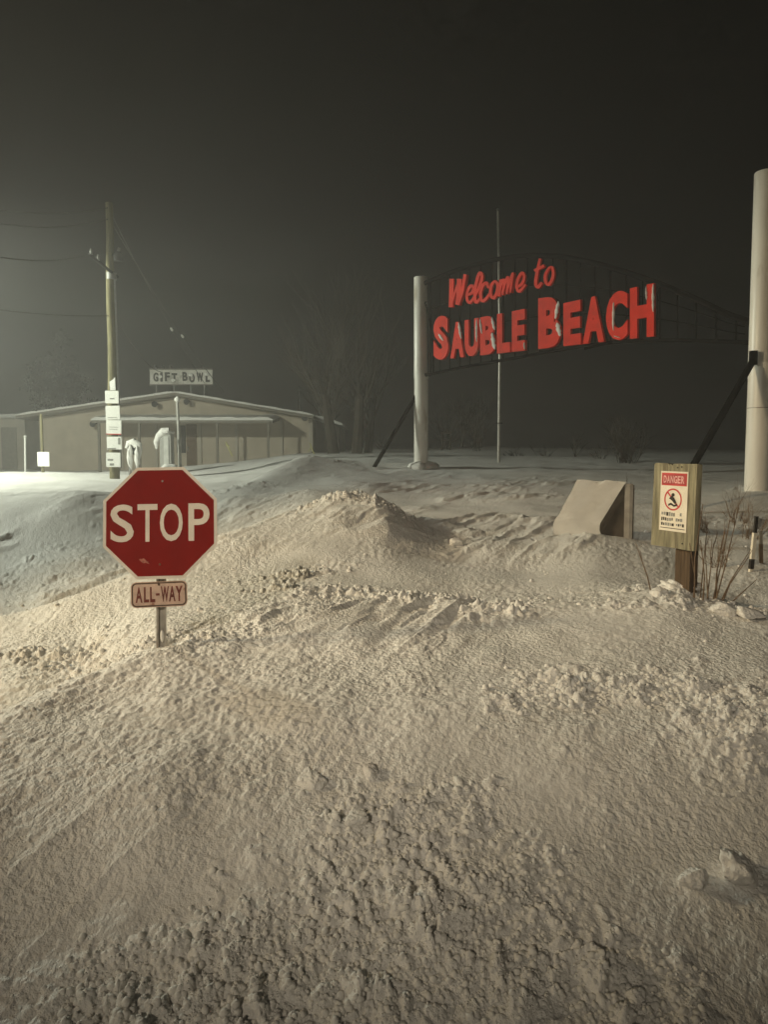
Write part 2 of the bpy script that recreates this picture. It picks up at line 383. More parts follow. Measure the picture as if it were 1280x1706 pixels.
# ------------------------------------------------------------------ ground mesh
def build_ground():
    # dense in front of the camera, coarser to the sides and behind
    th = np.concatenate([np.linspace(-math.pi, -1.15, 70, endpoint=False), np.linspace(-1.15, -0.56, 110, endpoint=False),
                         np.linspace(-0.56, 0.56, 720, endpoint=False), np.linspace(0.56, 1.15, 110, endpoint=False), np.linspace(1.15, math.pi, 70, endpoint=False)])
    lr = [0.25, 0.5, 0.8, 1.1, 1.4, 1.6, 1.75]
    r = 1.85
    while r < 400:
        lr.append(r)
        r += max(0.0055, min(0.00052 * r * r, 0.0042 * r)) if r < 14 else (0.0045 * r if r < 45 else 0.03 * r)
    rr = np.array(lr)
    TH, RR = np.meshgrid(th, rr, indexing='ij')
    x = RR * np.sin(TH); y = RR * np.cos(TH)
    z = height(x.ravel(), y.ravel()).reshape(x.shape)
    nu, nv = x.shape
    co = np.stack([x, y, z], -1).reshape(-1, 3)
    i = np.arange(nu)[:, None]; j = np.arange(nv - 1)[None, :]
    a = i * nv + j; b = ((i + 1) % nu) * nv + j
    f = np.stack([a, a + 1, b + 1, b], -1).reshape(-1, 4)
    c0 = len(co); co = np.vstack([co, [[0, 0, float(z[:, 0].mean())]]])
    k = np.arange(nu)
    tri = np.stack([k * nv, ((k + 1) % nu) * nv, np.full(nu, c0)], -1)
    me = bpy.data.meshes.new('ground')
    me.vertices.add(len(co)); me.vertices.foreach_set('co', co.astype(np.float32).ravel())
    loops = np.concatenate([f.ravel(), tri.ravel()])
    me.loops.add(len(loops)); me.loops.foreach_set('vertex_index', loops.astype(np.int32))
    starts = np.concatenate([np.arange(len(f)) * 4, len(f) * 4 + np.arange(len(tri)) * 3])
    me.polygons.add(len(starts)); me.polygons.foreach_set('loop_start', starts.astype(np.int32))
    me.polygons.foreach_set('use_smooth', np.ones(len(starts), bool))
    me.update(calc_edges=True); me.validate()
    o = link('snow_ground', me, M_SNOW)
    tag(o, 'deep drifted snow covering the whole ground', kind='structure')
    return len(f)
NQ = build_ground()

# loose crumbs of snow lying on the rough patches: nobody could count them
def build_crumbs(n=6000):
    base = bmesh.new(); bmesh.ops.create_icosphere(base, subdivisions=2, radius=1.0)
    bv = np.array([v.co[:] for v in base.verts]); bf = np.array([[v.index for v in f.verts] for f in base.faces]); base.free()
    def lump():
        a = RNG.standard_normal((4, 3)); k = 1 + sum(.16 * np.sin(2.2 * bv @ q + RNG.uniform(0, 6)) for q in a)
        return bv * k[:, None] * np.array([1, 1, .85]) * (1 + .05 * RNG.standard_normal((len(bv), 1)))
    variants = [lump() for _ in range(14)]
    xs, ys = [], []
    while len(xs) < n:
        ang = RNG.uniform(-.56, .56, 30000); r = 1.9 * (12 / 1.9) ** RNG.random(30000)
        x = r * np.sin(ang); y = r * np.cos(ang); m = rough_mask(x, y)
        keep = RNG.random(30000) < m ** 2 * .7 * (r < 4.6) + m ** 2 * .3 + .004
        xs += list(x[keep]); ys += list(y[keep])
    x = np.array(xs[:n]); y = np.array(ys[:n]); z = height(x, y); r = np.hypot(x, y)
    size = (0.0045 + 0.010 * RNG.random(n) ** 3) * (0.6 + r * 0.16)
    V = np.empty((n, len(bv), 3)); 
    for i in range(n):
        a = RNG.uniform(0, 6.28); c, s = math.cos(a), math.sin(a)
        q = variants[i % 14] * size[i]
        V[i, :, 0] = q[:, 0] * c - q[:, 1] * s + x[i]; V[i, :, 1] = q[:, 0] * s + q[:, 1] * c + y[i]; V[i, :, 2] = q[:, 2] + z[i] + size[i] * .2
    F = (bf[None] + (np.arange(n) * len(bv))[:, None, None]).reshape(-1, 3)
    me = bpy.data.meshes.new('snow_crumbs')
    me.vertices.add(V.size // 3); me.vertices.foreach_set('co', V.astype(np.float32).ravel())
    me.loops.add(F.size); me.loops.foreach_set('vertex_index', F.astype(np.int32).ravel())
    me.polygons.add(len(F)); me.polygons.foreach_set('loop_start', (np.arange(len(F)) * 3).astype(np.int32)); me.update(calc_edges=True)
    me.polygons.foreach_set('use_smooth', [True] * len(me.polygons))
    tag(link('snow_crumbs', me, M_SNOWP), 'loose crumbs of wind-broken snow scattered over the drifts', 'snow', kind='stuff')
build_crumbs()

# ------------------------------------------------------------------ lettering
_glyphs = {}
def glyph(ch, bold=0.0):
    """front outline of a built-in font character, scaled to the unit square, with unit depth"""
    key = (ch, bold)
    if key not in _glyphs:
        cu = bpy.data.curves.new('glyph', 'FONT'); cu.body = ch; cu.extrude = 0.05; cu.offset = bold; cu.resolution_u = 4
        ob = bpy.data.objects.new('glyph', cu); COL.objects.link(ob)
        bpy.context.view_layer.update()
        me = bpy.data.meshes.new_from_object(ob.evaluated_get(bpy.context.evaluated_depsgraph_get()))
        co = np.array([v.co[:] for v in me.vertices]); lo = co.min(0); hi = co.max(0)
        n = (co - lo) / (hi - lo)
        _glyphs[key] = (n, [tuple(p.vertices) for p in me.polygons])
        COL.objects.unlink(ob); bpy.data.objects.remove(ob); bpy.data.meshes.remove(me)
    return _glyphs[key]

def letter(ch, fn, depth, material, parent, bold=0.0, name='letter', local=False, side=None):
    """fn(u, v, d) -> point; d from 0 (back) to depth (front)"""
    n, faces = glyph(ch, bold)
    me = bpy.data.meshes.new(name)
    me.from_pydata([tuple(fn(float(u), float(v), float(w) * depth)) for u, v, w in n], [], faces)
    me.update()
    bm = bmesh.new(); bm.from_mesh(me); bmesh.ops.remove_doubles(bm, verts=bm.verts, dist=1e-5); bmesh.ops.recalc_face_normals(bm, faces=bm.faces); bm.to_mesh(me); bm.free()
    o = link(name, me, material, parent, local)
    if side is not None:
        me.materials.append(side)
        zs = n[:, 2]
        for p in me.polygons: pass
    return o

def ribbon(bm, pts, widths, fn, d0, d1):
    """flat brush stroke through 2-D points, swept from depth d0 to d1; fn(p, q, d) -> point"""
    pts = [Vector((p[0], p[1])) for p in pts]
    # Catmull-Rom
    fine = []
    n = len(pts)
    for i in range(n - 1):
        p0 = pts[max(i - 1, 0)]; p1 = pts[i]; p2 = pts[i + 1]; p3 = pts[min(i + 2, n - 1)]
        for k in range(6):
            t = k / 6
            q = 0.5 * ((2 * p1) + (p2 - p0) * t + (2 * p0 - 5 * p1 + 4 * p2 - p3) * t * t + (3 * p1 - p0 - 3 * p2 + p3) * t ** 3)
            w = widths[i] + (widths[i + 1] - widths[i]) * t
            fine.append((q, w))
    fine.append((pts[-1], widths[-1]))
    L = []
    m = len(fine)
    for i, (q, w) in enumerate(fine):
        t = fine[min(i + 1, m - 1)][0] - fine[max(i - 1, 0)][0]
        t = t.normalized() if t.length > 1e-9 else Vector((1, 0))
        nr = Vector((-t.y, t.x)) * w / 2
        e = i / m * 0.006
        L.append([bm.verts.new(fn(*(q + nr), d1 + e)), bm.verts.new(fn(*(q - nr), d1 + e)), bm.verts.new(fn(*(q - nr), d0)), bm.verts.new(fn(*(q + nr), d0))])
    for i in range(m - 1):
        for k in range(4):
            bm.faces.new((L[i][k], L[i][(k + 1) % 4], L[i + 1][(k + 1) % 4], L[i + 1][k]))
    bm.faces.new(L[0]); bm.faces.new(list(reversed(L[-1])))

# ------------------------------------------------------------------ stop sign
def build_stop():
    Y = 5.0
    base = ground_at(264, Y)
    t = empty('stop_sign', base, 'red octagonal stop sign buried almost to its plate in snow', 'stop sign')
    c = P(267, 871, Y); s = Y / F_PX                           # metres per photo pixel
    M = Matrix.Translation(c) @ Matrix.Rotation(R(4), 4, 'Z') @ Matrix.Rotation(R(-9), 4, 'X') @ Matrix.Rotation(R(-0.8), 4, 'Y')
    ap = 93.5 * s                                                # apothem
    def octo(r): 
        k = r / math.cos(math.pi / 8)
        return [(k * math.cos(math.pi / 8 + i * math.pi / 4), k * math.sin(math.pi / 8 + i * math.pi / 4)) for i in range(8)]
    def plate(name, poly, d0, d1, m, parent):
        bm = bmesh.new()
        prism(bm, [M @ Vector((x, -d0, z)) for x, z in poly], M.to_3x3() @ Vector((0, -(d1 - d0), 0)))
        return mesh_obj(name, bm, m, parent)
    panel = plate('stop_plate', octo(ap), 0.0, 0.003, M_SIGNWHITE, t)
    plate('red_field', octo(ap - 5.0 * s), 0.0035, 0.0045, M_RED, panel)
    k = s / (1280 / 280)                                        # metres per pixel of the enlarged view
    for ch, x0, x1 in (('S', 210, 385), ('T', 412, 562), ('O', 580, 752), ('P', 795, 955)):
        fn = lambda u, v, d, x0=x0, x1=x1: M @ Vector(((x0 + (x1 - x0) * u - 583) * k, -0.0048 - d, (525 - (668 - 288 * v)) * k))
        letter(ch, fn, .0008, M_SIGNWHITE, panel, 0.012)
    for px, py in ((600, 205), (580, 842)):
        q = Vector(((px - 583) * k, -.0046, (525 - py) * k))
        tube('bolt', [M @ q, M @ (q + Vector((0, -.006, 0)))], [.008, .006], M_GALV, panel, 10)
    # scuffed patch of snow at the lower edge of the plate
    bm = bmesh.new(); bmesh.ops.create_icosphere(bm, subdivisions=3, radius=1)
    for v in bm.verts:
        w = v.co.copy(); f = 1 + .35 * math.sin(5 * w.x + 3 * w.z) 
        v.co = M @ Vector((-.0996 + w.x * .030 * f, -.0046 + w.y * .0035, -.2556 + w.z * .013 * f - .55 * w.x * .022))
    mesh_obj('snow_smear', bm, mat('smeared_snow_on_red', (.45, .16, .12), .6, var=.4, scale=60), panel, smooth=True)
    # lower plate
    c2 = P(265, 990, Y)
    M2 = Matrix.Translation(c2) @ Matrix.Rotation(R(5), 4, 'Z') @ Matrix.Rotation(R(-9), 4, 'X') @ Matrix.Rotation(R(-1.6), 4, 'Y')
    def rrect(hw, hh, r):
        o = []
        for cx, cz, a0 in ((hw - r, hh - r, 0), (-hw + r, hh - r, 90), (-hw + r, -hh + r, 180), (hw - r, -hh + r, 270)):
            o += [(cx + r * math.cos(R(a0 + a)), cz + r * math.sin(R(a0 + a))) for a in (0, 22.5, 45, 67.5, 90)]
        return o
    def plate2(name, poly, d0, d1, m, parent):
        bm = bmesh.new(); prism(bm, [M2 @ Vector((x, -d0, z)) for x, z in poly], M2.to_3x3() @ Vector((0, -(d1 - d0), 0)))
        return mesh_obj(name, bm, m, parent)
    hw, hh = 46.5 * s, 21.5 * s
    lower = plate2('all_way_plate', rrect(hw, hh, .035), 0, .003, M_PINK, t)
    tag(lower, 'small faded plate reading ALL-WAY')
    plate2('border_line', rrect(hw - .006, hh - .006, .030), .0034, .0040, M_RUSTEDGE, lower)
    plate2('inner_field', rrect(hw - .015, hh - .015, .022), .0043, .0050, M_PINK, lower)
    xs = [(400, 450, 'A'), (462, 500, 'L'), (508, 545, 'L'), (552, 580, '-'), (590, 650, 'W'), (650, 700, 'A'), (700, 755, 'Y')]
    for x0, x1, ch in xs:
        v0, v1 = (-.30, .30) if ch != '-' else (-.05, .04)
        fn = lambda u, v, d, x0=x0, x1=x1, v0=v0, v1=v1: M2 @ Vector(((x0 + (x1 - x0) * u - 576) * k, -.0053 - d, (v0 + (v1 - v0) * v) * 2 * hh))
        letter(ch, fn, .0008, M_DKRED, lower, .03)
    tube('bolt', [M2 @ Vector((0, -.005, hh - .02)), M2 @ Vector((0, -.012, hh - .02))], [.009, .007], M_RUSTEDGE, lower, 10)
    # U-channel post behind both plates
    w = .034; prof = [(-w, 0), (-w + .014, 0), (-w + .019, .026), (w - .019, .026), (w - .014, 0), (w, 0), (w, .004), (w - .011, .004), (w - .016, .030), (-w + .016, .030), (-w + .011, .004), (-w, .004)]
    top = P(267, 800, Y); b0 = P(264, 1075, Y) 
    b1 = Vector((b0.x, Y + .02, gz(b0.x, Y) - .5)); tt = M @ Vector((0, .012, ap - .03)); up = tt - b1
    bm = bmesh.new(); prism(bm, [b1 + Vector((x, y + .004, 0)) for x, y in prof], up)
    mesh_obj('post', bm, M_GALV, t)
    # a little snow packed into the channel
    bm = bmesh.new(); bmesh.ops.create_icosphere(bm, subdivisions=2, radius=1)
    for v in bm.verts: v.co = b1 + up * (0.5 + .06) / up.length * 1.0 + Vector((v.co.x * .014 + .006, v.co.y * .012 + .008, v.co.z * .045 + .02))
    mesh_obj('packed_snow', bm, M_SNOWP, t, smooth=True)
build_stop()

# ------------------------------------------------------------------ welcome arch
AL = Vector((P(702, 700, 21.0).x, 21.0, 0)); AR = Vector((P(1266, 700, 13.5).x, 13.5, 0))
ADIR = (AR - AL); ADIR.z = 0; ALEN = ADIR.length; ADIR.normalize()
ANRM = Vector((ADIR.y, -ADIR.x, 0))                            # toward the viewer
if ANRM.y > 0: ANRM = -ANRM
def on_arch(px, py, d=0.0):
    q = (px - CX) / F_PX
    dv = (CY - py) / F_PX
    dr = Vector((q, math.cos(TILT) + dv * math.sin(TILT), -math.sin(TILT) + dv * math.cos(TILT)))
    o = Vector((0, 0, EYE)); k = (AL - o).dot(ANRM) / dr.dot(ANRM)
    return o + dr * k + ANRM * d

def build_arch():
    gl = gz(AL.x, AL.y); gr = gz(AR.x, AR.y)
    t = empty('welcome_arch', (AL.x, AL.y, gl), 'welcome arch with red letters hung in black pipework between two white posts', 'sign')
    def post(A, g, top, ring, r):
        a = Vector((A.x, A.y, g - .8)); z1 = top
        p = tube('post', [a, (A.x, A.y, ring)], [r * 1.06, r * 1.06], M_POSTWHITE, t, 28)
        tube('upper_post', [(A.x - .02, A.y, ring + .003), (A.x - .03, A.y, z1 - .02), (A.x - .03, A.y, z1)], [r, r, r * .96], M_POSTWHITE, p, 28)
        tube('collar', [(A.x, A.y, ring - .05), (A.x, A.y, ring + .05)], [r * 1.10, r * 1.10], M_POSTWHITE, p, 28)
        return p
    zt = P(699, 462, 21.0).z; zr = P(702, 628, 21.0).z
    post(AL, gl, zt, zr, .185)
    zt2 = P(1266, 287, 13.5).z; zr2 = P(1266, 610, 13.5).z
    p2 = post(AR, gr, zt2, zr2, .20)
    tube('seam', [(AR.x, AR.y, P(1266, 680, 13.5).z - .006), (AR.x, AR.y, P(1266, 680, 13.5).z + .006)], .215, M_GALV, p2, 28)
    # chords of the arch, traced in its own plane
    top = [(707, 472), (760, 450), (830, 431), (880, 425), (935, 427), (990, 438), (1040, 452), (1100, 473), (1160, 498), (1215, 525), (1256, 538)]
    bot = [(709, 625), (780, 610), (850, 598), (930, 583), (1000, 572), (1060, 568), (1130, 567), (1200, 569), (1256, 571)]
    def cr(pts, px):
        return float(np.interp(px, [p[0] for p in pts], [p[1] for p in pts]))
    def smooth(pts):
        xs = np.linspace(pts[0][0], pts[-1][0], 40)
        ys = np.interp(xs, [p[0] for p in pts], [p[1] for p in pts]); ys[1:-1] = (ys[:-2] + ys[1:-1] * 2 + ys[2:]) / 4
        return list(zip(xs, ys))
    tube('top_pipe', [on_arch(x, y) for x, y in smooth(top)], .058, M_BLACK, t, 8)
    tube('bottom_pipe', [on_arch(x, y) for x, y in smooth(bot)], .040, M_BLACK, t, 8)
    tube('side_pipe', [on_arch(709, 505), on_arch(715, 530), on_arch(722, 575), on_arch(722, 622)], .022, M_BLACK, t, 6)
    s0 = 0
    for i in range(23):                                       # upright rods of the lattice
        f = (i + 1) / 24
        w = AL + ADIR * (ALEN * f); px = CX + F_PX * w.x / w.y
        a = on_arch(px, cr(top, px), -.02); b = on_arch(px, cr(bot, px), -.02)
        tube('rod', [a, b], .014 if i % 3 else .020, M_BLACK, t, 5)
    for f0 in (0.30, 0.62):                                      # two long rails the letters hang on
        pts = []
        for px in np.linspace(716, 1240, 20):
            y0, y1 = cr(top, px), cr(bot, px); pts.append(on_arch(px, y0 + (y1 - y0) * f0, -.035))
        tube('rail', pts, .010, M_BLACK, t, 5)
    tube('hanging_bar', [on_arch(1022, 570, .03), on_arch(996, 584, .45)], .028, M_BLACK, t, 6)
    # hinge lugs
    for x, y, A in ((709, 473, AL), (709, 505, AL), (710, 625, AL), (1254, 538, AR), (1254, 571, AR)):
        q = on_arch(x, y); c = Vector((A.x, A.y, q.z)); tube('lug', [c + (q - c) * .4, q + (q - c) * .1], .045, M_BLACK, t, 8)
    # diagonal braces
    g1 = ground_at(612, 20.6, -.35); a1 = P(697, 653, 21.0); d = (g1 - a1).normalized()
    tube('brace', [a1, g1], .055, M_BLACK, t, 10)
    a2 = P(1256, 600, 13.3); g2 = P(1158, 772, 12.2); g2 = g2 + (g2 - a2) * .5
    tube('brace', [a2, g2], .060, M_BLACK, t, 10)
    tube('brace_lug', [a2 + Vector((0, 0, .16)), a2 + Vector((0, 0, -.08))], .075, M_BLACK, t, 8)
    # block letters: (char, x0, x1)
    def yb(px): return 601 - .1087 * (px - 728)
    tops = {'small': lambda px: 537 - .19 * (px - 767), 'S': lambda px: 527 - .15 * (px - 740), 'B': lambda px: 496 - .12 * (px - 920), 'big': lambda px: 503 - .222 * (px - 960)}
    word = [('S', 728, 753, 'S'), ('A', 756, 779, 'small'), ('U', 780, 803, 'small'), ('B', 806, 831, 'small'), ('L', 834, 856, 'small'), ('E', 859, 881, 'small'),
            ('B', 903, 940, 'B'), ('E', 945, 974, 'big'), ('A', 977, 1013, 'big'), ('C', 1016, 1052, 'big'), ('H', 1056, 1096, 'big')]
    snowy = {3: [((.0, .97), (.12, .55), .10), ((.78, .95), (.98, .60), .16), ((.80, .55), (.98, .1), .22)], 6: [((.92, .9), (.78, .55), .14), ((.85, .48), (.99, .2), .18)],
             9: [((.36, .8), (.34, .2), .09), ((.36, .10), (.66, .04), .10)], 10: [((.97, .99), (.97, .45), .09), ((.68, .97), (.70, .7), .06)],
             1: [((.62, .98), (.80, .5), .14)], 2: [((.88, .98), (.88, .35), .12)], 0: [((.35, .6), (.65, .42), .16)], 5: [((.93, .2), (.97, .02), .09)]}
    for i, (ch, x0, x1, tp) in enumerate(word):
        tf = tops[tp]
        def fn(u, v, d, x0=x0, x1=x1, tf=tf):
            px = x0 + (x1 - x0) * u; y = yb(px) + (tf(px) - yb(px)) * v
            return on_arch(px, y, .05 + d)
        lo = letter(ch, fn, .07, M_LETTER, t, .055)
        back = letter(ch, lambda u, v, d, fn=fn: fn(u * 1.06 - .03, v * 1.03 - .015, d - .05), .03, M_LETTERSIDE, lo, .055, 'backing')
        for (u0, v0), (u1, v1), w in snowy.get(i, []):
            bm = bmesh.new(); bmesh.ops.create_icosphere(bm, subdivisions=3, radius=1)
            for vtx in bm.verts:
                c = vtx.co.copy(); k = .5 + .5 * c.z
                wob = 1 + .3 * math.sin(9 * c.z + 4 * c.x + i)
                vtx.co = fn(u0 + (u1 - u0) * (1 - k) + c.x * w * wob * .55, v0 + (v1 - v0) * (1 - k), .068 + max(0, .03 * (c.y * -1)))
            mesh_obj('stuck_snow', bm, M_SNOWP, lo, smooth=True)
    # brush script line, strokes in pixels of the photo
    o = lambda pts: [(720 + x / 6.4, 420 + y / 6.4) for x, y in pts]
    script = [
        ('W', [o([(240, 290), (238, 440), (234, 592)]), o([(234, 592), (285, 420), (326, 300)]), o([(328, 292), (324, 430), (312, 568)]), o([(312, 568), (360, 440), (396, 245)])], [7.5, 3.2, 7.5, 5]),
        ('e', [o([(402, 465), (455, 440), (472, 385), (445, 365), (412, 420), (405, 505), (435, 545), (478, 490)])], [4.6]),
        ('l', [o([(478, 490), (535, 380), (566, 270), (542, 228), (512, 300), (488, 440), (500, 540), (545, 500)])], [5.0]),
        ('c', [o([(632, 390), (612, 335), (572, 365), (548, 455), (568, 525), (610, 500), (645, 450)])], [5.0]),
        ('o', [o([(700, 312), (664, 360), (655, 450), (685, 495), (722, 440), (732, 350), (700, 312)])], [4.8]),
        ('m', [o([(765, 295), (756, 400), (745, 480)]), o([(748, 440), (790, 310), (806, 325), (790, 465)]), o([(790, 440), (838, 285), (852, 305), (838, 455)]), o([(838, 430), (882, 300), (905, 240), (878, 440)])], [5, 4, 4, 4]),
        ('e', [o([(932, 380), (990, 345), (1015, 270), (992, 228), (950, 290), (935, 370), (962, 425), (1030, 350)])], [4.8]),
        ('t', [o([(1185, 75), (1150, 240), (1140, 345), (1165, 378), (1205, 330)]), o([(1125, 205), (1180, 180), (1235, 150)])], [5.5, 4.5]),
        ('o', [[(921, 446), (914, 459), (915, 472), (921, 474), (927, 461), (926, 448), (921, 446)]], [5.0]),
    ]
    for ch, strokes, ws in script:
        bm = bmesh.new(); bmb = bmesh.new()
        for k, (st, w) in enumerate(zip(strokes, ws)):
            wl = [w] * len(st)
            if len(st) > 3: wl = [w * (.75 if i in (0, len(st) - 1) else 1) for i in range(len(st))]
            ribbon(bm, st, wl, lambda a, b, d: on_arch(a, b, d), .05, .10 + .012 * k)
            ribbon(bmb, st, [v + 1.6 for v in wl], lambda a, b, d: on_arch(a, b, d), .01, .03 + .004 * k)
        lo = mesh_obj('letter', bm, M_LETTER, t)
        mesh_obj('backing', bmb, M_LETTERSIDE, lo)
    # snow heaped round the foot of the far post
    bm = bmesh.new(); bmesh.ops.create_icosphere(bm, subdivisions=3, radius=1)
    for v in bm.verts:
        a = math.atan2(v.co.y, v.co.x); k = 1 + .3 * math.sin(3 * a + 1) + .15 * math.sin(7 * a)
        v.co = Vector((AL.x + v.co.x * .38 * k, AL.y - .05 + v.co.y * .38 * k, gl + v.co.z * .16 * k))
    mesh_obj('snow_collar', bm, M_SNOWP, t, smooth=True)
build_arch()

# ------------------------------------------------------------------ flagpole behind the arch
def build_flagpole():
    Y = 25.0
    b = ground_at(831, Y); top = P(830, 352, Y)
    t = empty('flagpole', b, 'tall thin grey flagpole standing behind the red lettered arch', 'flagpole')
    tube('pole', [b + Vector((0, 0, -.5)), (b.x, b.y, b.z + 4), top], [.055, .05, .032], mat('pale_aluminium', (.55, .53, .48), .4, .3), t, 12)
    bm = bmesh.new(); bmesh.ops.create_uvsphere(bm, u_segments=12, v_segments=8, radius=.05, matrix=Matrix.Translation(top + Vector((0, 0, .05))))
    mesh_obj('finial', bm, M_LAMPPOLE, t, smooth=True)
    tube('cleat', [b + Vector((-.10, -.06, 1.3)), b + Vector((.10, -.06, 1.3))], .015, M_DARK, t, 6)
build_flagpole()

# ------------------------------------------------------------------ danger board
def build_danger():
    Yc = 5.9
    tl, tr = P(1087, 769, Yc + .20), P(1163, 775, Yc - .20)
    bl, br = P(1089, 906, Yc + .20), P(1161, 921, Yc - .20)
    ex = ((tr - tl) + (br - bl)) / 2; ex.z *= 0.3
    W = ex.length; ex.normalize(); H = ((tl - bl).length + (tr - br).length) / 2
    ez = Vector((0, 0, 1)); en = ex.cross(ez).normalized()
    if en.y > 0: en = -en
    ez = en.cross(ex); ez = ez if ez.z > 0 else -ez
    c = (tl + tr + bl + br) / 4
    base = Vector((P(1133, 985, 5.95).x, 5.97, 0)); base.z = gz(base.x, base.y)
    t = empty('danger_sign', base, 'weathered plywood danger board on a wooden post among dry stalks', 'sign')
    def fn(u, v, d): return c + ex * ((u - .5) * W) + ez * ((.5 - v) * H) + en * d     # v downward
    def slab(name, poly, d0, d1, m, parent):
        bm = bmesh.new(); prism(bm, [fn(u, v, d0) for u, v in poly], en * (d1 - d0)); return mesh_obj(name, bm, m, parent)
    rect = lambda u0, v0, u1, v1: [(u0, v0), (u1, v0), (u1, v1), (u0, v1)]
    outline = [(0.01, .012), (.06, 0), (.33, .004), (.36, .022), (.39, .006), (.43, .03), (.46, .004), (.97, .0), (1, .01), (1, .99), (.98, 1), (.5, .996), (.02, 1), (0, .99)]
    board = slab('board', outline, -.040, 0, M_BOARD, t)
    slab('edge_batten', rect(.955, .005, .998, .995), .0025, .016, M_BOARD, board)
    notice = slab('notice', rect(.19, .095, .80, .80), .002, .006, M_NOTICE, t)
    tag(notice, 'white notice with a red header and a barred red ring')
    slab('header', rect(.215, .115, .775, .262), .0065, .0078, M_REDPRINT, notice)
    tag(slab('header_field', rect(.235, .13, .755, .248), .0082, .0090, mat('faded_red_field', (.42, .07, .07), .6, var=.2), notice))
    for i, ch in enumerate('DANGER'):
        x0 = .262 + i * .079
        letter(ch, lambda u, v, d, x0=x0: fn(x0 + .066 * u, .232 - .085 * v, .0093 + d), .0006, mat('faded_pink_letter', (.75, .45, .42), .6), notice, .02)
    # ring and bar
    def ringpoly(cu, cv, r0, r1, d0, d1, m, name):
        bm = bmesh.new(); n = 40
        q = []
        for i in range(n):
            a = 2 * math.pi * i / n; ca, sa = math.cos(a), math.sin(a)
            q.append([bm.verts.new(fn(cu + r * ca / W, cv + r * sa / H, d)) for r, d in ((r0, d1), (r1, d1), (r1, d0), (r0, d0))])
        for i in range(n):
            for k in range(4): bm.faces.new((q[i][k], q[i][(k + 1) % 4], q[(i + 1) % n][(k + 1) % 4], q[(i + 1) % n][k]))
        return mesh_obj(name, bm, m, notice)
    cu, cv, rr = .485, .425, .088
    ringpoly(cu, cv, rr * .86, rr, .0062, .0074, M_REDPRINT, 'ring')
    k = rr * .88 * .7071
    slab('bar', [(cu - k / W - .012, cv - k / H + .006), (cu - k / W + .012, cv - k / H - .006), (cu + k / W + .012, cv + k / H - .006), (cu + k / W - .012, cv + k / H + .006)], .0066, .0072, M_REDPRINT, notice)
    # small black swimmer figure: head, body, waves
    figs = [[(cu + .06 * math.cos(a) * .6, cv - .055 + .035 * math.sin(a) * .6) for a in np.linspace(0, 6.1, 12)],
            [(cu - .09, cv - .01), (cu - .03, cv - .045), (cu + .03, cv - .02), (cu + .09, cv + .04), (cu + .04, cv + .05), (cu - .02, cv + .012)],
            [(cu - .10, cv + .055), (cu - .04, cv + .04), (cu + .03, cv + .062), (cu + .10, cv + .045), (cu + .10, cv + .07), (cu + .03, cv + .085), (cu - .04, cv + .065), (cu - .10, cv + .08)]]
    for p in figs: slab('figure', p, .0074, .0079, M_BLACKPRINT, notice)
    # two or three lines of print too weathered to read
    rnd = random.Random(5)
    for line, (v0, v1) in enumerate(((.575, .625), (.640, .685), (.700, .740))):
        u = .235
        while u < .74:
            w = rnd.uniform(.022, .05)
            if rnd.random() < .82:
                slab('print', rect(u, v0 + rnd.uniform(0, .008), min(u + w, .755), v1 - rnd.uniform(0, .012)), .0062, .0068, M_BLACKPRINT if rnd.random() < .55 else M_GREYPRINT, notice)
            u += w + .012
    slab('underline', rect(.22, .762, .77, .770), .0062, .0068, M_BLACKPRINT, notice)
    # post: two boards nailed together
    f = fn(.62, .8, -.04)
    def stick(u0, u1, d0, d1, m):
        a0 = fn(u0, .25, d0); a1 = fn(u1, .25, d0); lo = Vector((0, 0, -(a0.z - (base.z - .5))))
        bm = bmesh.new(); prism(bm, [a0, a1, a1 + en * (d1 - d0), a0 + en * (d1 - d0)], lo); return mesh_obj('post', bm, m, t)
    stick(.60, .80, -.13, -.043, M_POSTWOOD); stick(.47, .595, -.10, -.043, M_POSTWOOD)
    for u, v in ((.64, .04), (.72, .93), (.55, .05)):
        q = fn(u, v, .0); tube('nail', [q, q + en * .004], .006, M_DARK, board, 8)
    # clump of snow frozen round the foot
    bm = bmesh.new(); bmesh.ops.create_icosphere(bm, subdivisions=4, radius=1)
    for v in bm.verts:
        w = v.co.copy(); k = 1 + .22 * math.sin(6 * w.x + 2) * math.cos(5 * w.y) + .15 * math.sin(13 * w.z + 9 * w.x)
        v.co = base + Vector((w.x * .15 * k, -.02 + w.y * .13 * k, w.z * .075 * k))
    mesh_obj('snow_clump', bm, M_SNOW, t, smooth=True)
build_danger()

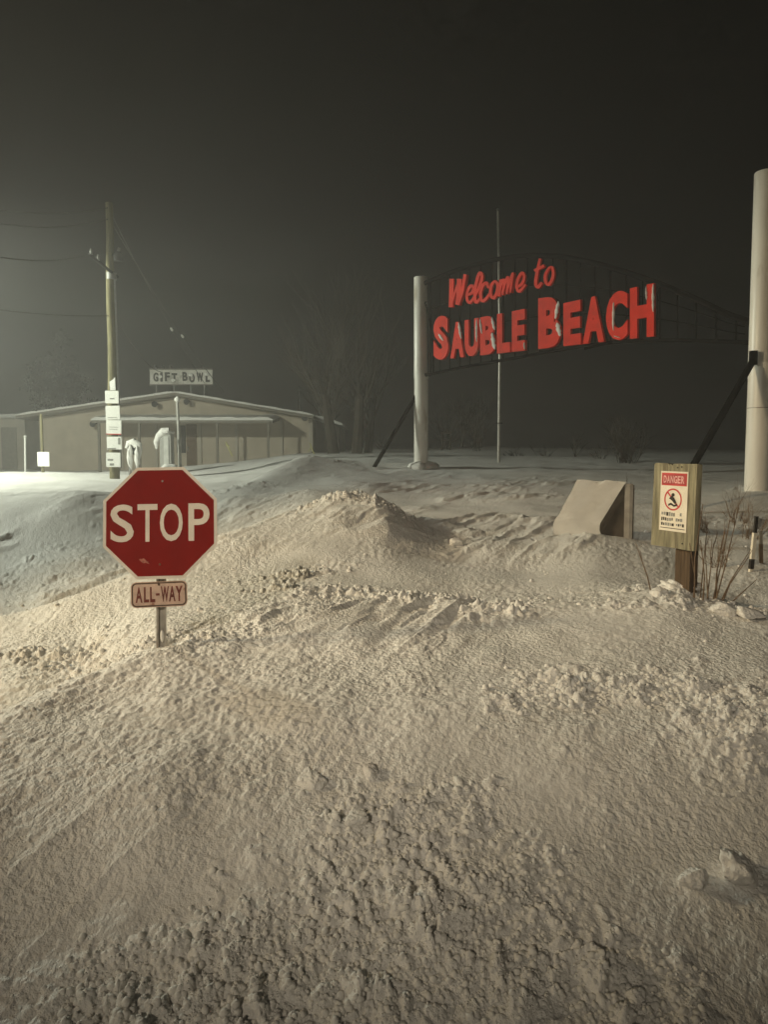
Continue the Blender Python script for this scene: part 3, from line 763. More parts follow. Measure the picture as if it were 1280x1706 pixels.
# ------------------------------------------------------------------ snowed-in bin
def build_bin():
    Y = 9.0
    g = ground_at(1000, Y)
    t = empty('storage_bin', g, 'slant-topped brown bin with a smooth snow sheet down its lid', 'bin')
    # profile in the plane of the shaded end (photo pixels), swept to the left and back
    end = [(1048, 806), (1044, 808), (1035, 823), (1025, 839), (1015, 855), (1006, 868), (1003, 882), (1008, 892), (1018, 899), (1022, 915), (1056, 915), (1056, 807)]
    pe = [P(x, y, Y) for x, y in end]
    sweep = P(965, 801, Y + .28) - P(1046, 805, Y)
    # brown body lofted between the near end and the far end, a little inside the snow sheet
    far = []
    for i, (x, y) in enumerate(end):
        q = P(965 + (x - 1046) * .80, 801 + (y - 805) * .93, Y + .28); far.append(q)
    inn = Vector((.030, .035, -.035))
    bm = bmesh.new(); n = len(pe)
    va = [bm.verts.new(p + (inn if i < 10 else Vector((0, 0, -.03))) + Vector((-.02, .012, 0))) for i, p in enumerate(pe)]
    vb = [bm.verts.new(q + inn * 2 + Vector((.06, -.02, -.01))) for q in far]
    bm.faces.new(va); bm.faces.new(list(reversed(vb)))
    for i in range(n): bm.faces.new((va[i], vb[i], vb[(i + 1) % n], va[(i + 1) % n]))
    mesh_obj('body', bm, M_BINWOOD, t)
    a, b = P(1050.5, 806, Y - .02), P(1056, 806, Y - .02)
    bm = bmesh.new(); prism(bm, [a, b, b + Vector((0, 0, -.9)), a + Vector((0, 0, -.9))], sweep.normalized() * .06); mesh_obj('corner_post', bm, M_BINEDGE, t)
    c0 = P(1056.5, 808, Y + .0); 
    bm = bmesh.new(); prism(bm, [c0, c0 + Vector((.012, .004, 0)), c0 + Vector((.012, .004, -.9)), c0 + Vector((0, 0, -.9))], sweep * .98); mesh_obj('back_panel', bm, M_BINWOOD, t)
    # snow sheet: thin curved slab over the lid and down the front
    nu, nv = 40, 26
    line = [(1050, 804.5), (1047, 804.5), (1044, 805.5), (1035, 820), (1025, 836), (1015, 852), (1006, 866), (1001, 874), (1000, 884), (1003, 893), (1009, 902)]
    xs = np.array([p[0] for p in line], float); ys = np.array([p[1] for p in line], float); tt = np.linspace(0, 1, len(line))
    bm = bmesh.new(); grid = []
    for i in range(nv + 1):
        k = i / nv; x = float(np.interp(k, tt, xs)); y = float(np.interp(k, tt, ys)); p = P(x, y, Y); row = []
        # toward the far end the front falls straighter
        far = P(965 + (x - 1046) * (.80 if k < .6 else .80) , 801 + (y - 805) * .93, Y + .28)
        if k > .55: far = far + Vector((-.05 * (k - .55) / .45 - .10 * max(0, k - .62), 0, 0))
        for j in range(nu + 1):
            s = j / nu; q = p + (far - p) * s
            w = .010 * math.sin(7 * s + 4 * k) + .012 * math.sin(15 * s * (1 - k) + 3) * math.sin(9 * k) + .02 * math.exp(-((s - .42) / .08) ** 2 - ((k - .10) / .08) ** 2)
            row.append(bm.verts.new(q + Vector((-.45, -.6, .66)) * (w + .012)))
        grid.append(row)
    for i in range(nv):
        for j in range(nu): bm.faces.new((grid[i][j], grid[i][j + 1], grid[i + 1][j + 1], grid[i + 1][j]))
    r = bmesh.ops.solidify(bm, geom=list(bm.faces), thickness=.022)
    mesh_obj('snow_sheet', bm, mat('wind_crusted_snow', (.90, .89, .86), .7, var=.05, scale=5, bump=.02), t, smooth=True)
    # drift banked against the front
build_bin()

# ------------------------------------------------------------------ utility pole
def build_utility_pole():
    Y = 25.0
    b = ground_at(190, Y); top = P(181, 338, Y)
    t = empty('utility_pole', b, 'tall wooden utility pole with white notices stacked near the snow', 'utility pole')
    a = b + Vector((0, 0, -.8)); n = 9
    tube('pole', [a + (top - a) * (i / n) + Vector((.02 * math.sin(i * 1.7), 0, 0)) for i in range(n + 1)], [.17 - .055 * i / n for i in range(n + 1)], M_POLEWOOD, t, 14)
    tube('conduit', [P(201, 780, Y - .02), P(194, 560, Y), P(190.5, 462, Y)], .035, mat('grey_conduit', (.30, .30, .29), .6), t, 8)
    arm = tube('crossarm', [P(148, 424, Y - 1.0), P(196, 462, Y + .12)], .045, M_DARK, t, 6)
    for x, y, yy in ((152, 424, Y - .95), (164, 434, Y - .68)):
        q = P(x, y, yy); tube('insulator', [q, q + Vector((0, 0, .10)), q + Vector((0, 0, .18))], [.04, .06, .04], M_LAMPPOLE, arm, 10)
    q = P(197, 427, Y - .2)
    br = tube('bracket', [P(184, 424, Y), q], .03, M_DARK, t, 6)
    tube('fitting', [q + Vector((0, 0, -.16)), q + Vector((0, 0, .05)), q + Vector((0, 0, .14))], [.15, .16, .08], M_DARK, t, 12)
    tube('fitting_cap', [q + Vector((.02, -.05, .15)), q + Vector((.05, -.05, .26))], [.05, .04], M_LAMPPOLE, t, 10)
    tube('band', [P(185, 455, Y) , P(185.3, 466, Y)], .165, M_LAMPPOLE, t, 14)
    boards = [(175, 197, 651, 672), (176, 199, 676, 699), (177, 201.5, 700, 724), (178, 202, 727.5, 749), (177, 200, 754, 778)]
    for i, (x0, x1, y0, y1) in enumerate(boards):
        yy = Y - .24
        p0 = P(x0, y1, yy); p1 = P(x1, y0, yy)
        M = Matrix.Translation(((p0.x + p1.x) / 2, yy, (p0.z + p1.z) / 2)) @ Matrix.Rotation(R((0, -1.0, 1.2, -.6, 1.0)[i]), 4, 'Y')
        w, h = (p1.x - p0.x) / 2, (p1.z - p0.z) / 2
        bo = boxo('notice_board', (-w, -.012, -h), (w, .012, h), M_WHITEBOARD, t, M)
        marks = {0: [(-.3, -.35, .4, -.15)], 1: [(-.7, -.75, .6, -.68)], 2: [(-.6, .0, .6, .06), (-.6, -.3, .5, -.24)], 3: [(.55, -.2, .85, .8), (-.95, -.95, .2, -.75)], 4: [(-.8, -.15, .0, .12), (-.5, -.8, .1, -.5)]}[i]
        for u0, v0, u1, v1 in marks: boxo('print', (u0 * w, -.018, v0 * h), (u1 * w, -.0135, v1 * h), M_GREYPRINT, bo, M)
        if i == 2: boxo('print', (-w, -.018, -h), (w, -.0135, -.88 * h), M_REDPRINT, bo, M)
        boxo('backing_strip', (-.05, .0135, -h * .7), (.05, .09, h * .7), M_DARK, bo, M)
    # ragged plate of snow-plastered tin above the notices
    q = [(183, 650), (192, 650), (191, 628), (188, 632), (182, 636)]
    bm = bmesh.new(); prism(bm, [P(x, y, Y - .26) for x, y in q], (0, .03, 0)); mesh_obj('tin_guard', bm, M_WHITEBOARD, t)
    return b, top
UB, UT = build_utility_pole()

def wire(name, a, b, sag, r, label, knobs=()):
    pts = []
    for i in range(25):
        f = i / 24; p = Vector(a) + (Vector(b) - Vector(a)) * f; p.z -= sag * 4 * f * (1 - f); pts.append(p)
    if knobs:
        e = empty(name, a, label, 'wire', 'overhead wires')
        tube('cable', pts, r, M_WIRE, e, 5)
        for f in knobs:
            k = int(f * 24); c = pts[k]; d = (pts[k + 1] - pts[k - 1]).normalized()
            tube('insulator', [c - d * .22, c - d * .05, c + d * .12, c + d * .2], [.02, .055, .055, .02], M_WHITEBOARD, e, 8)
    else:
        tag(tube(name, pts, r, M_WIRE, None, 5), label, 'wire', 'overhead wires')
wire('overhead_wire', UT + Vector((0, 0, -.2)), P(345, 645, 43), .3, .016, 'upper thin wire running from the pole top down to the shop roof', (.50,))
wire('overhead_wire', UT + Vector((.02, 0, -.55)), P(372, 652, 43.2), .3, .016, 'lower of two wires from the pole top to the shop roof', (.52,))
wire('overhead_wire', UT + Vector((0, 0, -.15)), P(-260, 290, 14), .4, .014, 'highest wire leading left from the utility pole top')
wire('overhead_wire', UT + Vector((0, 0, -.5)), P(-260, 300, 13), .5, .014, 'second highest wire leading left from the utility pole')
wire('overhead_wire', P(150, 424, 24.0), P(-300, 330, 12), .5, .014, 'wire leading left from the crossarm of the utility pole')
wire('overhead_wire', P(186, 526, 25), P(-300, 455, 18), .3, .016, 'low wire leading left from halfway up the utility pole')
wire('overhead_wire', P(192, 530, 25), P(275, 620, 44), .5, .014, 'low service wire from the utility pole toward the roof sign')

# ------------------------------------------------------------------ gift shop
def build_shop():
    Y = 42.0; S = Y / F_PX
    X = lambda px: (px - CX) / F_PX * Y
    Z = lambda py: P(CX, py, Y).z
    t = empty('gift_shop', (X(297), Y, .6), 'low wide gabled gift shop with a snowy roof and roof sign', 'building')
    zb = .2; xl, xr, xa = X(68), X(518), X(299)
    zel, zer, za = Z(694), Z(693), Z(661)
    D = 16.0
    bm = bmesh.new(); prism(bm, [Vector((xl, Y, zb)), Vector((xr, Y, zb)), Vector((xr, Y, zer)), Vector((xa, Y, za)), Vector((xl, Y, zel))], (0, D, 0))
    mesh_obj('wall', bm, M_WALL, t)
    # roof: two slabs with overhang and a snow layer
    for sgn, xe, ze in ((-1, X(38), Z(694)), (1, X(525), Z(693))):
        a = Vector((xa, Y - .75, Z(656))); b = Vector((xe, Y - .75, ze - .02))
        if sgn < 0: b = Vector((X(40), Y - .75, Z(694)))
        bm = bmesh.new(); prism(bm, [a, b, b + Vector((0, 0, -.16)), a + Vector((0, 0, -.16))], (0, D + 1.5, 0)); rf = mesh_obj('roof', bm, M_TRIM, t)
        n = 22; bm = bmesh.new(); low = []; hi = []
        for i in range(n + 1):
            f = i / n; p = a + (b - a) * f + Vector((0, -.03, .003)); low.append(p)
            hi.append(p + Vector((0, 0, (.10 + .012 * math.sin(i * 1.3) + .01 * math.sin(i * 2.9)) * (1 if 0 < i < n else .5))))
        prism(bm, low + hi[::-1], (0, D + 1.5, 0)); mesh_obj('roof_snow', bm, M_SNOWP, rf)
    # porch canopy with posts
    cy = Y - 2.6; k = cy / F_PX
    cx = lambda px: (px - CX) / F_PX * cy; cz = lambda py: P(CX, py, cy).z
    bm = bmesh.new(); prism(bm, [Vector((cx(155), cy, cz(705))), Vector((cx(455), cy, cz(705))), Vector((cx(455), cy, cz(700.5))), Vector((cx(155), cy, cz(700.5)))], (0, 2.59, .25)); ca = mesh_obj('canopy', bm, M_TRIM, t)
    top = []
    n = 40
    for i in range(n + 1):
        px = 154 + (456 - 154) * i / n; top.append(Vector((cx(px), cy - .05, cz(700.4) + (.16 + .02 * math.sin(i * .7) + .015 * math.sin(i * 1.9)) * (1 if 0 < i < n else .3))))
    bm = bmesh.new(); prism(bm, [Vector((cx(154), cy - .05, cz(700.4) + .003)), Vector((cx(456), cy - .05, cz(700.4) + .003))] + top[::-1], (0, 2.6, .28)); mesh_obj('canopy_snow', bm, M_SNOWP, ca)
    for px in (165, 232, 362, 447):
        boxo('canopy_post', (cx(px) - .06, cy + .1, 0.4), (cx(px) + .06, cy + .22, cz(705) - .002), M_TRIM, t)
    # doors, wall panels and pilasters
    d = boxo('door', (X(312), Y - .05, .6), (X(329), Y - .003, Z(707)), M_DOOR, t)
    boxo('handle', (X(314), Y - .10, 2.0), (X(314) + .04, Y - .055, 2.25), M_LAMPPOLE, d)
    w = boxo('window', (X(296), Y - .06, 1.9), (X(310.5), Y - .003, Z(709)), M_DARK, t)
    boxo('frame', (X(303) - .03, Y - .09, 1.9), (X(303) + .03, Y - .062, Z(709)), M_TRIM, w)
    for px in (205, 262, 335, 395, 470, 517): boxo('pilaster', (X(px) - .07, Y - .08, .5), (X(px) + .07, Y - .003, Z(706 if px < 460 else 698)), M_WALL2, t)
    boxo('gable_panel', (X(225), Y - .04, Z(698)), (X(450), Y - .002, Z(690)), M_WALL2, t)
    # unlit floodlights under the eaves
    for px, py in ((155, 705), (258, 672), (311, 668), (508, 695)):
        q = P(px, py, Y - .5); tube('floodlight', [q + Vector((0, .45, 0)), q + Vector((0, .12, 0)), q + Vector((0, -.12, -.06))], [.05, .10, .17], M_DARK, t, 10)
    tube('downpipe', [P(520, 696, Y - .12), P(520.5, 752, Y - .12)], .06, M_WALL2, t, 8)
    tube('vent_pipe', [Vector((X(480), Y + 6, 4.2)), Vector((X(480), Y + 6, 5.9))], .10, M_DARK, t, 10)
    # roof sign
    sy = Y + .2; sx = lambda px: (px - CX) / F_PX * sy; sz = lambda py: P(CX, py, sy).z
    bd = boxo('sign_board', (sx(254), sy - .06, sz(641)), (sx(357), sy + .06, sz(615)), mat('dirty_white_board', (.62, .60, .55), .6, var=.15, scale=2, c2=(.4, .38, .35), thr=.6), t)
    boxo('frame', (sx(253), sy - .09, sz(642)), (sx(358), sy - .062, sz(640)), M_TRIM, bd); boxo('frame', (sx(253), sy - .09, sz(616.5)), (sx(358), sy - .062, sz(614.5)), M_TRIM, bd)
    xs = [(260, 268, 'G'), (271.5, 275, 'I'), (279, 287, 'F'), (290, 299, 'T'), (308, 316, 'B'), (319, 328, 'O'), (331, 342, 'W'), (346, 353, 'L')]
    for i, (x0, x1, ch) in enumerate(xs):
        dy = (0, 0, -.5, 1, -1, 1.5, 0, .5)[i]
        letter(ch, lambda u, v, d_, x0=x0, x1=x1, dy=dy: Vector((sx(x0) + (sx(x1) - sx(x0)) * u, sy - .066 - d_, sz(636 + dy) + (sz(621 + dy) - sz(636 + dy)) * v)), .05, M_BLACKPRINT, bd, .04)
        if i in (1, 3, 5, 7):                                   # snow stuck over part of some letters
            bm = bmesh.new(); bmesh.ops.create_icosphere(bm, subdivisions=2, radius=1)
            c = Vector(((sx(x0) + sx(x1)) / 2 + (-.06 if i % 2 else .05), sy - .10, sz((631, 628, 630, 634, 626, 625, 630, 624)[i])))
            for v in bm.verts: v.co = c + Vector((v.co.x * .13, v.co.y * .04, v.co.z * .10))
            mesh_obj('stuck_snow', bm, M_SNOWP, bd, smooth=True)
    for px in (264, 293, 321, 343): tube('sign_leg', [Vector((sx(px), sy, Z(664))), Vector((sx(px), sy, sz(641.5)))], .05, M_LAMPPOLE, t, 6)
    for px in (266, 278, 290, 343): tube('sign_lamp', [Vector((sx(px), sy, sz(615) + .003)), Vector((sx(px), sy - .05, sz(612))), Vector((sx(px), sy - .4, sz(611)))], [.03, .03, .06], M_DARK, t, 6)
    # lower wing on the right
    a = empty('shop_annex', (X(545), Y + 5, 1), 'small lower annex under snow at the right end of the shop', 'building')
    Ya = Y + 3.5; ax = lambda px: (px - CX) / F_PX * Ya; az = lambda py: P(CX, py, Ya).z
    bm = bmesh.new(); prism(bm, [Vector((ax(510), Ya, .5)), Vector((ax(566), Ya, .5)), Vector((ax(566), Ya, az(711))), Vector((ax(510), Ya, az(698)))], (0, 7, 0)); mesh_obj('wall', bm, M_WALL2, a)
    bm = bmesh.new(); prism(bm, [Vector((ax(508), Ya - .5, az(697))), Vector((ax(572), Ya - .5, az(709.5))), Vector((ax(572), Ya - .5, az(706))), Vector((ax(545), Ya - .5, az(695))), Vector((ax(508), Ya - .5, az(691)))], (0, 8, 0)); mesh_obj('roof_snow', bm, M_SNOWP, a)
    # low building at the left edge
    Yb = 47.0; bx = lambda px: (px - CX) / F_PX * Yb; bz = lambda py: P(CX, py, Yb).z
    l = empty('low_building', (bx(0), Yb, .8), 'low flat building with a snowy roof left of the gift shop', 'building')
    boxo('wall', (bx(-120), Yb, .2), (bx(44), Yb + 9, bz(697)), M_WALL2, l)
    boxo('roof_snow', (bx(-126), Yb - .5, bz(697) + .003), (bx(46), Yb + 9.5, bz(690)), M_SNOWP, l, bevel=.12)
    boxo('garage_door', (bx(5), Yb - .06, .3), (bx(30), Yb - .003, bz(712)), M_TRIM, l)
    boxo('window', (bx(-60), Yb - .06, 2.2), (bx(-30), Yb - .003, bz(712)), M_DARK, l)
build_shop()

# ------------------------------------------------------------------ small things by the shop
def snow_blob(name, c, rx, ry, rz, parent, seed=0, m=None):
    bm = bmesh.new(); bmesh.ops.create_icosphere(bm, subdivisions=3, radius=1)
    for v in bm.verts:
        w = v.co.copy(); k = 1 + .16 * math.sin(4 * w.x + seed) * math.cos(3 * w.y + seed) + .10 * math.sin(8 * w.z + 5 * w.x + seed * 2)
        v.co = Vector(c) + Vector((w.x * rx * k, w.y * ry * k, w.z * rz * k))
    return mesh_obj(name, bm, m or M_SNOWP, parent, smooth=True)

def build_pay_machines():
    Y = 29.0
    g = ground_at(275, Y); s = Y / F_PX
    t = empty('pay_machine', g, 'taller snow-plastered grey machine with a curled snow cap before the shop', 'machine', 'snow-plastered machines before the shop')
    zt = P(275, 722, Y).z
    boxo('cabinet', (g.x - 8 * s, Y, g.z - .5), (g.x + 11 * s, Y + .45, zt), mat('grey_cabinet', (.36, .36, .34), .6, var=.1), t, bevel=.03)
    boxo('front_panel', (g.x - 1 * s, Y - .03, g.z + .2), (g.x + 7 * s, Y - .003, zt - .12), mat('pale_panel', (.55, .55, .52), .6), t)
    tube('curled_snow', [P(282, 719, Y + .15), P(272, 720, Y + .12), P(265, 727, Y + .1), P(260, 737, Y + .1), P(261, 748, Y + .1)], [.16, .19, .15, .11, .04], M_SNOWP, t, 10)
    snow_blob('snow_cap', (g.x + 1 * s, Y + .2, zt + .04), .30, .32, .10, t, 1)
    snow_blob('foot_snow', (g.x + 8 * s, Y - .1, g.z + .2), .34, .3, .22, t, 2)
    Y = 27.5; s = Y / F_PX; g = ground_at(222, Y)
    t = empty('pay_machine', g, 'shorter two-legged machine plastered with snow beside the utility pole', 'machine', 'snow-plastered machines before the shop')
    zt = P(222, 740, Y).z
    for dx in (-5, 7): tube('leg', [(g.x + dx * s, Y, g.z - .4), (g.x + dx * s * .9, Y, zt)], .055, M_LAMPPOLE, t, 8)
    boxo('head', (g.x - 6 * s, Y - .08, zt - .38), (g.x + 7 * s, Y + .22, zt), M_DARK, t, bevel=.03)
    for i, (x, y) in enumerate(((216, 752), (228, 752))):
        snow_blob('leg_snow', P(x, y + 10, Y - .12), .10, .09, .42, t, i + 3)
    tube('curled_snow', [P(228, 744, Y), P(222, 736, Y), P(214, 739, Y), P(210, 747, Y)], [.13, .15, .12, .05], M_SNOWP, t, 10)
    tube('curled_snow', [P(224, 737, Y), P(231, 741, Y), P(233, 752, Y), P(232, 764, Y)], [.12, .12, .08, .03], M_SNOWP, t, 10)
build_pay_machines()

def build_small_poles():
    Y = 30.0; g = ground_at(301, Y); top = P(295, 668, Y)
    t = empty('lamp_post', g, 'slender unlit post with a round top in front of the shop', 'lamp post')
    tube('pole', [g + Vector((0, 0, -.5)), top], [.075, .055], mat('pale_pole', (.42, .42, .39), .5, .2), t, 10)
    snow_blob('globe', top + Vector((0, 0, .06)), .12, .12, .12, t, 4)
    Y = 27.0; g = ground_at(72, Y)
    t = empty('notice_post', g, 'small white square notice on a post at the left edge', 'sign')
    tube('post', [g + Vector((0, 0, -.4)), P(68, 690, Y)], .05, M_POLEWOOD, t, 8)
    p0 = P(62.5, 777, Y - .08); p1 = P(81.5, 753, Y - .08)
    bo = boxo('notice_board', (p0.x, Y - .10, p0.z), (p1.x, Y - .07, p1.z), M_WHITEBOARD, t, bevel=.004)
    boxo('bracket', (g.x - .03, Y - .068, p0.z + .1), (g.x + .03, Y - .02, p1.z - .1), M_DARK, bo)
    Y = 33.0; g = ground_at(42, Y)
    t = empty('thin_post', g, 'thin pale post near the left edge before the low building', 'post')
    tube('pole', [g + Vector((0, 0, -.4)), P(41, 728, Y)], [.05, .04], M_WHITEBOARD, t, 8); snow_blob('snow_cap', P(41, 727, Y), .07, .07, .05, t, 2)
    Y = 34.0; g = ground_at(380, Y)
    t = empty('yellow_marker', g, 'small leaning yellow marker standing in snow before the porch', 'marker')
    tube('rod', [P(387, 760, Y), P(376, 736, Y)], [.035, .03], M_YELLOW, t, 6); tube('cross_rod', [P(376, 742, Y), P(383, 743, Y)], .025, M_YELLOW, t, 6)
    Y = 37.0; g = ground_at(519, Y)
    t = empty('yellow_marker', g, 'leaning pale yellow guard rod at the right corner of the shop', 'marker')
    tube('rod', [P(524, 757, Y), P(516, 738, Y)], [.04, .03], M_YELLOW, t, 6); tube('cross_rod', [P(514, 752, Y), P(519, 744, Y)], .025, M_YELLOW, t, 6)
    # little frame half buried right of the far post
    Y = 27.0; g = ground_at(743, Y)
    t = empty('slatted_frame', g, 'small two-bar frame half buried in snow right of the far post', 'frame')
    for x in (737, 750): tube('upright', [P(x, 750, Y), P(x, 719, Y)], .025, M_BARK, t, 6)
    for y in (722, 733.5): boxo('slat', (P(735, y, Y).x, Y - .06, P(735, y, Y).z - .03), (P(752, y, Y).x, Y - .03, P(735, y, Y).z + .04), M_BARK, t)
    # marker stake at the right edge
    Y = 7.3; g = ground_at(1257, Y)
    t = empty('marker_stake', g, 'short dark and white marker stake at the right edge', 'marker', 'stakes at the right edge')
    M = Matrix.Translation(g) @ Matrix.Rotation(R(4), 4, 'Y') @ Matrix.Rotation(R(20), 4, 'Z'); h = P(1258, 860, Y).z - g.z
    boxo('stake', (-.022, -.012, -.3), (.022, .012, h * .70), M_NOTICE, t, M); boxo('dark_tip', (-.018, -.010, h * .70 + .002), (.018, .010, h), M_BLACKPRINT, t, M)
    boxo('dark_band', (-.0235, -.0135, h * .04), (.0235, .0135, h * .22), M_BLACKPRINT, t, M)
    Y = 7.6; g = ground_at(1274, Y)
    t = empty('marker_stake', g, 'second dim stake close behind the white marker stake', 'marker', 'stakes at the right edge')
    M = Matrix.Translation(g) @ Matrix.Rotation(R(-3), 4, 'Y'); h = P(1274, 885, Y).z - g.z
    boxo('stake', (-.018, -.01, -.3), (.018, .01, h * .6), M_POSTWOOD, t, M); boxo('pale_tip', (-.017, -.009, h * .6 + .002), (.017, .009, h), M_TRIM, t, M)
build_small_poles()

# ------------------------------------------------------------------ trees, shrubs, dry stalks
def branches(bm, p, d, ln, r, depth, rnd, spread=.55, up=.15, n=4):
    segs = 3; pts = [p]; rad = [r]
    for i in range(segs):
        d = (d + Vector((rnd.gauss(0, .12), rnd.gauss(0, .12), rnd.gauss(0, .08) + up * .3))).normalized()
        p = p + d * (ln / segs); pts.append(p); rad.append(r * (1 - .45 * (i + 1) / segs))
    add_tube(bm, pts, rad, n if depth > 1 else 3, caps=False)
    if depth == 0: return
    for i in range(rnd.choice((2, 3, 3))):
        k = rnd.choice((1, 2, 3)); q = pts[k]
        a = Vector((rnd.gauss(0, 1), rnd.gauss(0, 1), rnd.gauss(.25, .5))).normalized()
        branches(bm, q, (d + a * spread * 1.4).normalized(), ln * rnd.uniform(.55, .8), rad[k] * .62, depth - 1, rnd, spread, up, n)
    branches(bm, pts[-1], d, ln * .75, rad[-1] * .9, depth - 1, rnd, spread, up, n)

def bare_tree(px, Y, py_top, seed, label, trunks=((0, 0),), r=.22):
    rnd = random.Random(seed); g = ground_at(px, Y); h = P(px, py_top, Y).z - g.z
    t = empty('bare_tree', g, label, 'tree', 'bare trees in the haze')
    bmc = bmesh.new()
    for dx, lean in trunks:
        b = g + Vector((dx, 0, -.3)); top = b + Vector((lean, rnd.uniform(-.3, .3), h * .36))
        tube('trunk', [b, b + (top - b) * .5 + Vector((rnd.uniform(-.1, .1), 0, 0)), top], [r * 1.15, r * .9, r * .75], M_BARK, t, 8)
        for i in range(7):
            f = .35 + .65 * i / 6; q = b + (top - b) * f; a = rnd.uniform(0, 6.28)
            branches(bmc, q, Vector((math.cos(a) * .45, math.sin(a) * .45, 1)).normalized(), h * rnd.uniform(.2, .27), r * .38, 4, rnd, .45, .2)
    mesh_obj('crown', bmc, M_BARK, t)
bare_tree(575, 35, 452, 3, 'bare leafless tree fading into haze behind the left arch post', ((-.5, -.4), (.5, .2)), .26)
bare_tree(612, 37, 475, 11, 'smaller bare tree just right of the taller hazy one', ((.0, .3),), .2)
bare_tree(545, 47, 540, 17, 'faint thin bare tree farthest left behind the annex', ((.0, -.2),), .16)
bare_tree(765, 46, 640, 23, 'low bare tree in haze right of the far arch post', ((.0, .2), (.9, .1)), .12)

def evergreen(px, py, Y, rad, seed, label):
    rnd = random.Random(seed); g = ground_at(px, Y); c = P(px, py, Y)
    t = empty('round_tree', g, label, 'tree')
    tube('trunk', [g + Vector((0, 0, -.4)), c], [.3, .14], M_BARK, t, 8)
    bm = bmesh.new()
    cl = [Vector((rnd.gauss(0, .5), rnd.gauss(0, .5), rnd.gauss(0, .5))) for _ in range(40)]
    for i in range(5200):
        k = rnd.choice(cl); p = c + Vector((k.x * rad, k.y * rad, k.z * rad * .9)) + Vector((rnd.gauss(0, .3), rnd.gauss(0, .3), rnd.gauss(0, .3))) * rad * .5
        a = Vector((rnd.gauss(0, 1), rnd.gauss(0, 1), rnd.gauss(0, 1))).normalized(); b = a.orthogonal().normalized(); s = rnd.uniform(.08, .2)
        v = [bm.verts.new(p + a * s), bm.verts.new(p + b * s * .5), bm.verts.new(p - a * s), bm.verts.new(p - b * s * .5)]; bm.faces.new(v)
    mesh_obj('crown', bm, M_EVERGREEN, t)
evergreen(95, 640, 62, 2.3, 4, 'dark round tree blurred by haze above the low left building')

def shrub(px, Y, h, w, n, seed, label, group, m=M_BARK, r=.016, name='bare_shrub', cat='shrub', levels=2):
    rnd = random.Random(seed); g = ground_at(px, Y)
    t = empty(name, g, label, cat, group)
    for i in range(n):
        bm = bmesh.new()
        a = rnd.uniform(0, 6.28); k = rnd.random() ** .6
        d = Vector((math.cos(a) * w / h * k, math.sin(a) * w / h * k, 1)).normalized()
        branches(bm, g + Vector((rnd.gauss(0, w * .12), rnd.gauss(0, w * .12), -.1)), d, h * rnd.uniform(.4, .62), r, levels, rnd, .42, .06, 4)
        mesh_obj('stem', bm, m, t)
SG = 'low bare shrubs on the far drift'
shrub(1042, 24, 1.15, .95, 26, 5, 'spreading bare shrub in haze left above the danger board', SG, levels=3)
shrub(745, 40, 2.2, 1.4, 14, 6, 'bare shrub at the foot of the hazy drift right of the far post', SG, levels=3)
shrub(795, 36, 1.5, 1.1, 12, 7, 'dark shrub just left of the flagpole foot', SG, levels=3)
shrub(860, 32, .6, 1.2, 10, 8, 'low scrub on the drift just right of the flagpole', SG)
shrub(905, 34, .6, .9, 9, 9, 'thin low scrub between the flagpole and the spreading shrub', SG)
shrub(958, 30, 1.0, .3, 5, 10, 'single thin upright sapling left of the spreading shrub', SG)
shrub(1000, 27, .5, .7, 8, 12, 'low scrub at the left foot of the spreading shrub', SG)
shrub(1048, 13, .55, .16, 3, 13, 'small dark twig sticking up behind the bin', SG)
shrub(640, 44, .9, 1.2, 9, 14, 'low scrub in haze just left of the far arch post', SG)

def stalks(px, Y, items, seed, label, m=M_STALK, r=.006):
    rnd = random.Random(seed); g = ground_at(px, Y)
    t = empty('dry_stalks', g, label, 'dry plant', 'dry stalks round the danger board')
    for x0, y0, x1, y1 in items:
        a = P(x0, y0, Y); a.z = min(a.z, gz(a.x, Y) + .0) - .08; b = P(x1, y1, Y + rnd.uniform(-.15, .15))
        mid = (a + b) / 2 + Vector((rnd.uniform(-.03, .03), rnd.uniform(-.03, .03), 0))
        bm = bmesh.new(); add_tube(bm, [a, mid, b], [r, r * .85, r * .45], 5)
        for k in range(rnd.choice((0, 1, 2))):
            f = rnd.uniform(.4, .9); q = mid + (b - mid) * f; d = (b - a).normalized() + Vector((rnd.gauss(0, .35), rnd.gauss(0, .2), .1))
            add_tube(bm, [q, q + d.normalized() * rnd.uniform(.06, .16)], [r * .5, r * .3], 4)
        mesh_obj('stalk', bm, m, t)
stalks(1090, 5.75, [(1092, 997, 1060, 905)], 1, 'single dark leaning stalk left of the danger board post')
stalks(1160, 5.6, [(1153, 1010, 1150, 905), (1158, 1000, 1172, 840), (1166, 995, 1180, 870), (1172, 990, 1168, 900), (1178, 985, 1190, 905)], 2, 'cluster of upright dry stalks just right of the danger board post')
stalks(1195, 5.7, [(1190, 990, 1232, 845), (1186, 992, 1218, 860), (1196, 985, 1210, 880), (1182, 990, 1176, 915), (1192, 988, 1204, 900)], 3, 'tall dry stalks leaning right beyond the danger board')
stalks(1220, 5.8, [(1196, 990, 1252, 915), (1200, 992, 1248, 928), (1205, 990, 1262, 965)], 4, 'low dry stalks slanting toward the marker stake')
for i, (px, Y, h, w, lab) in enumerate(((1185, 9.5, .55, .35, 'thin brown brush behind the dry stalks below the right arch post'), (1225, 10.5, .6, .4, 'thin brown brush at the foot of the right arch post'),
                                       (1205, 7.6, .45, .3, 'brown brush close behind the tall leaning stalks'), (1250, 9.0, .5, .35, 'thin brown brush behind the marker stakes'))):
    shrub(px, Y, h, w, 9, 40 + i, lab, 'brown brush below the right arch post', M_STALK, .006, 'dry_brush', 'dry plant')

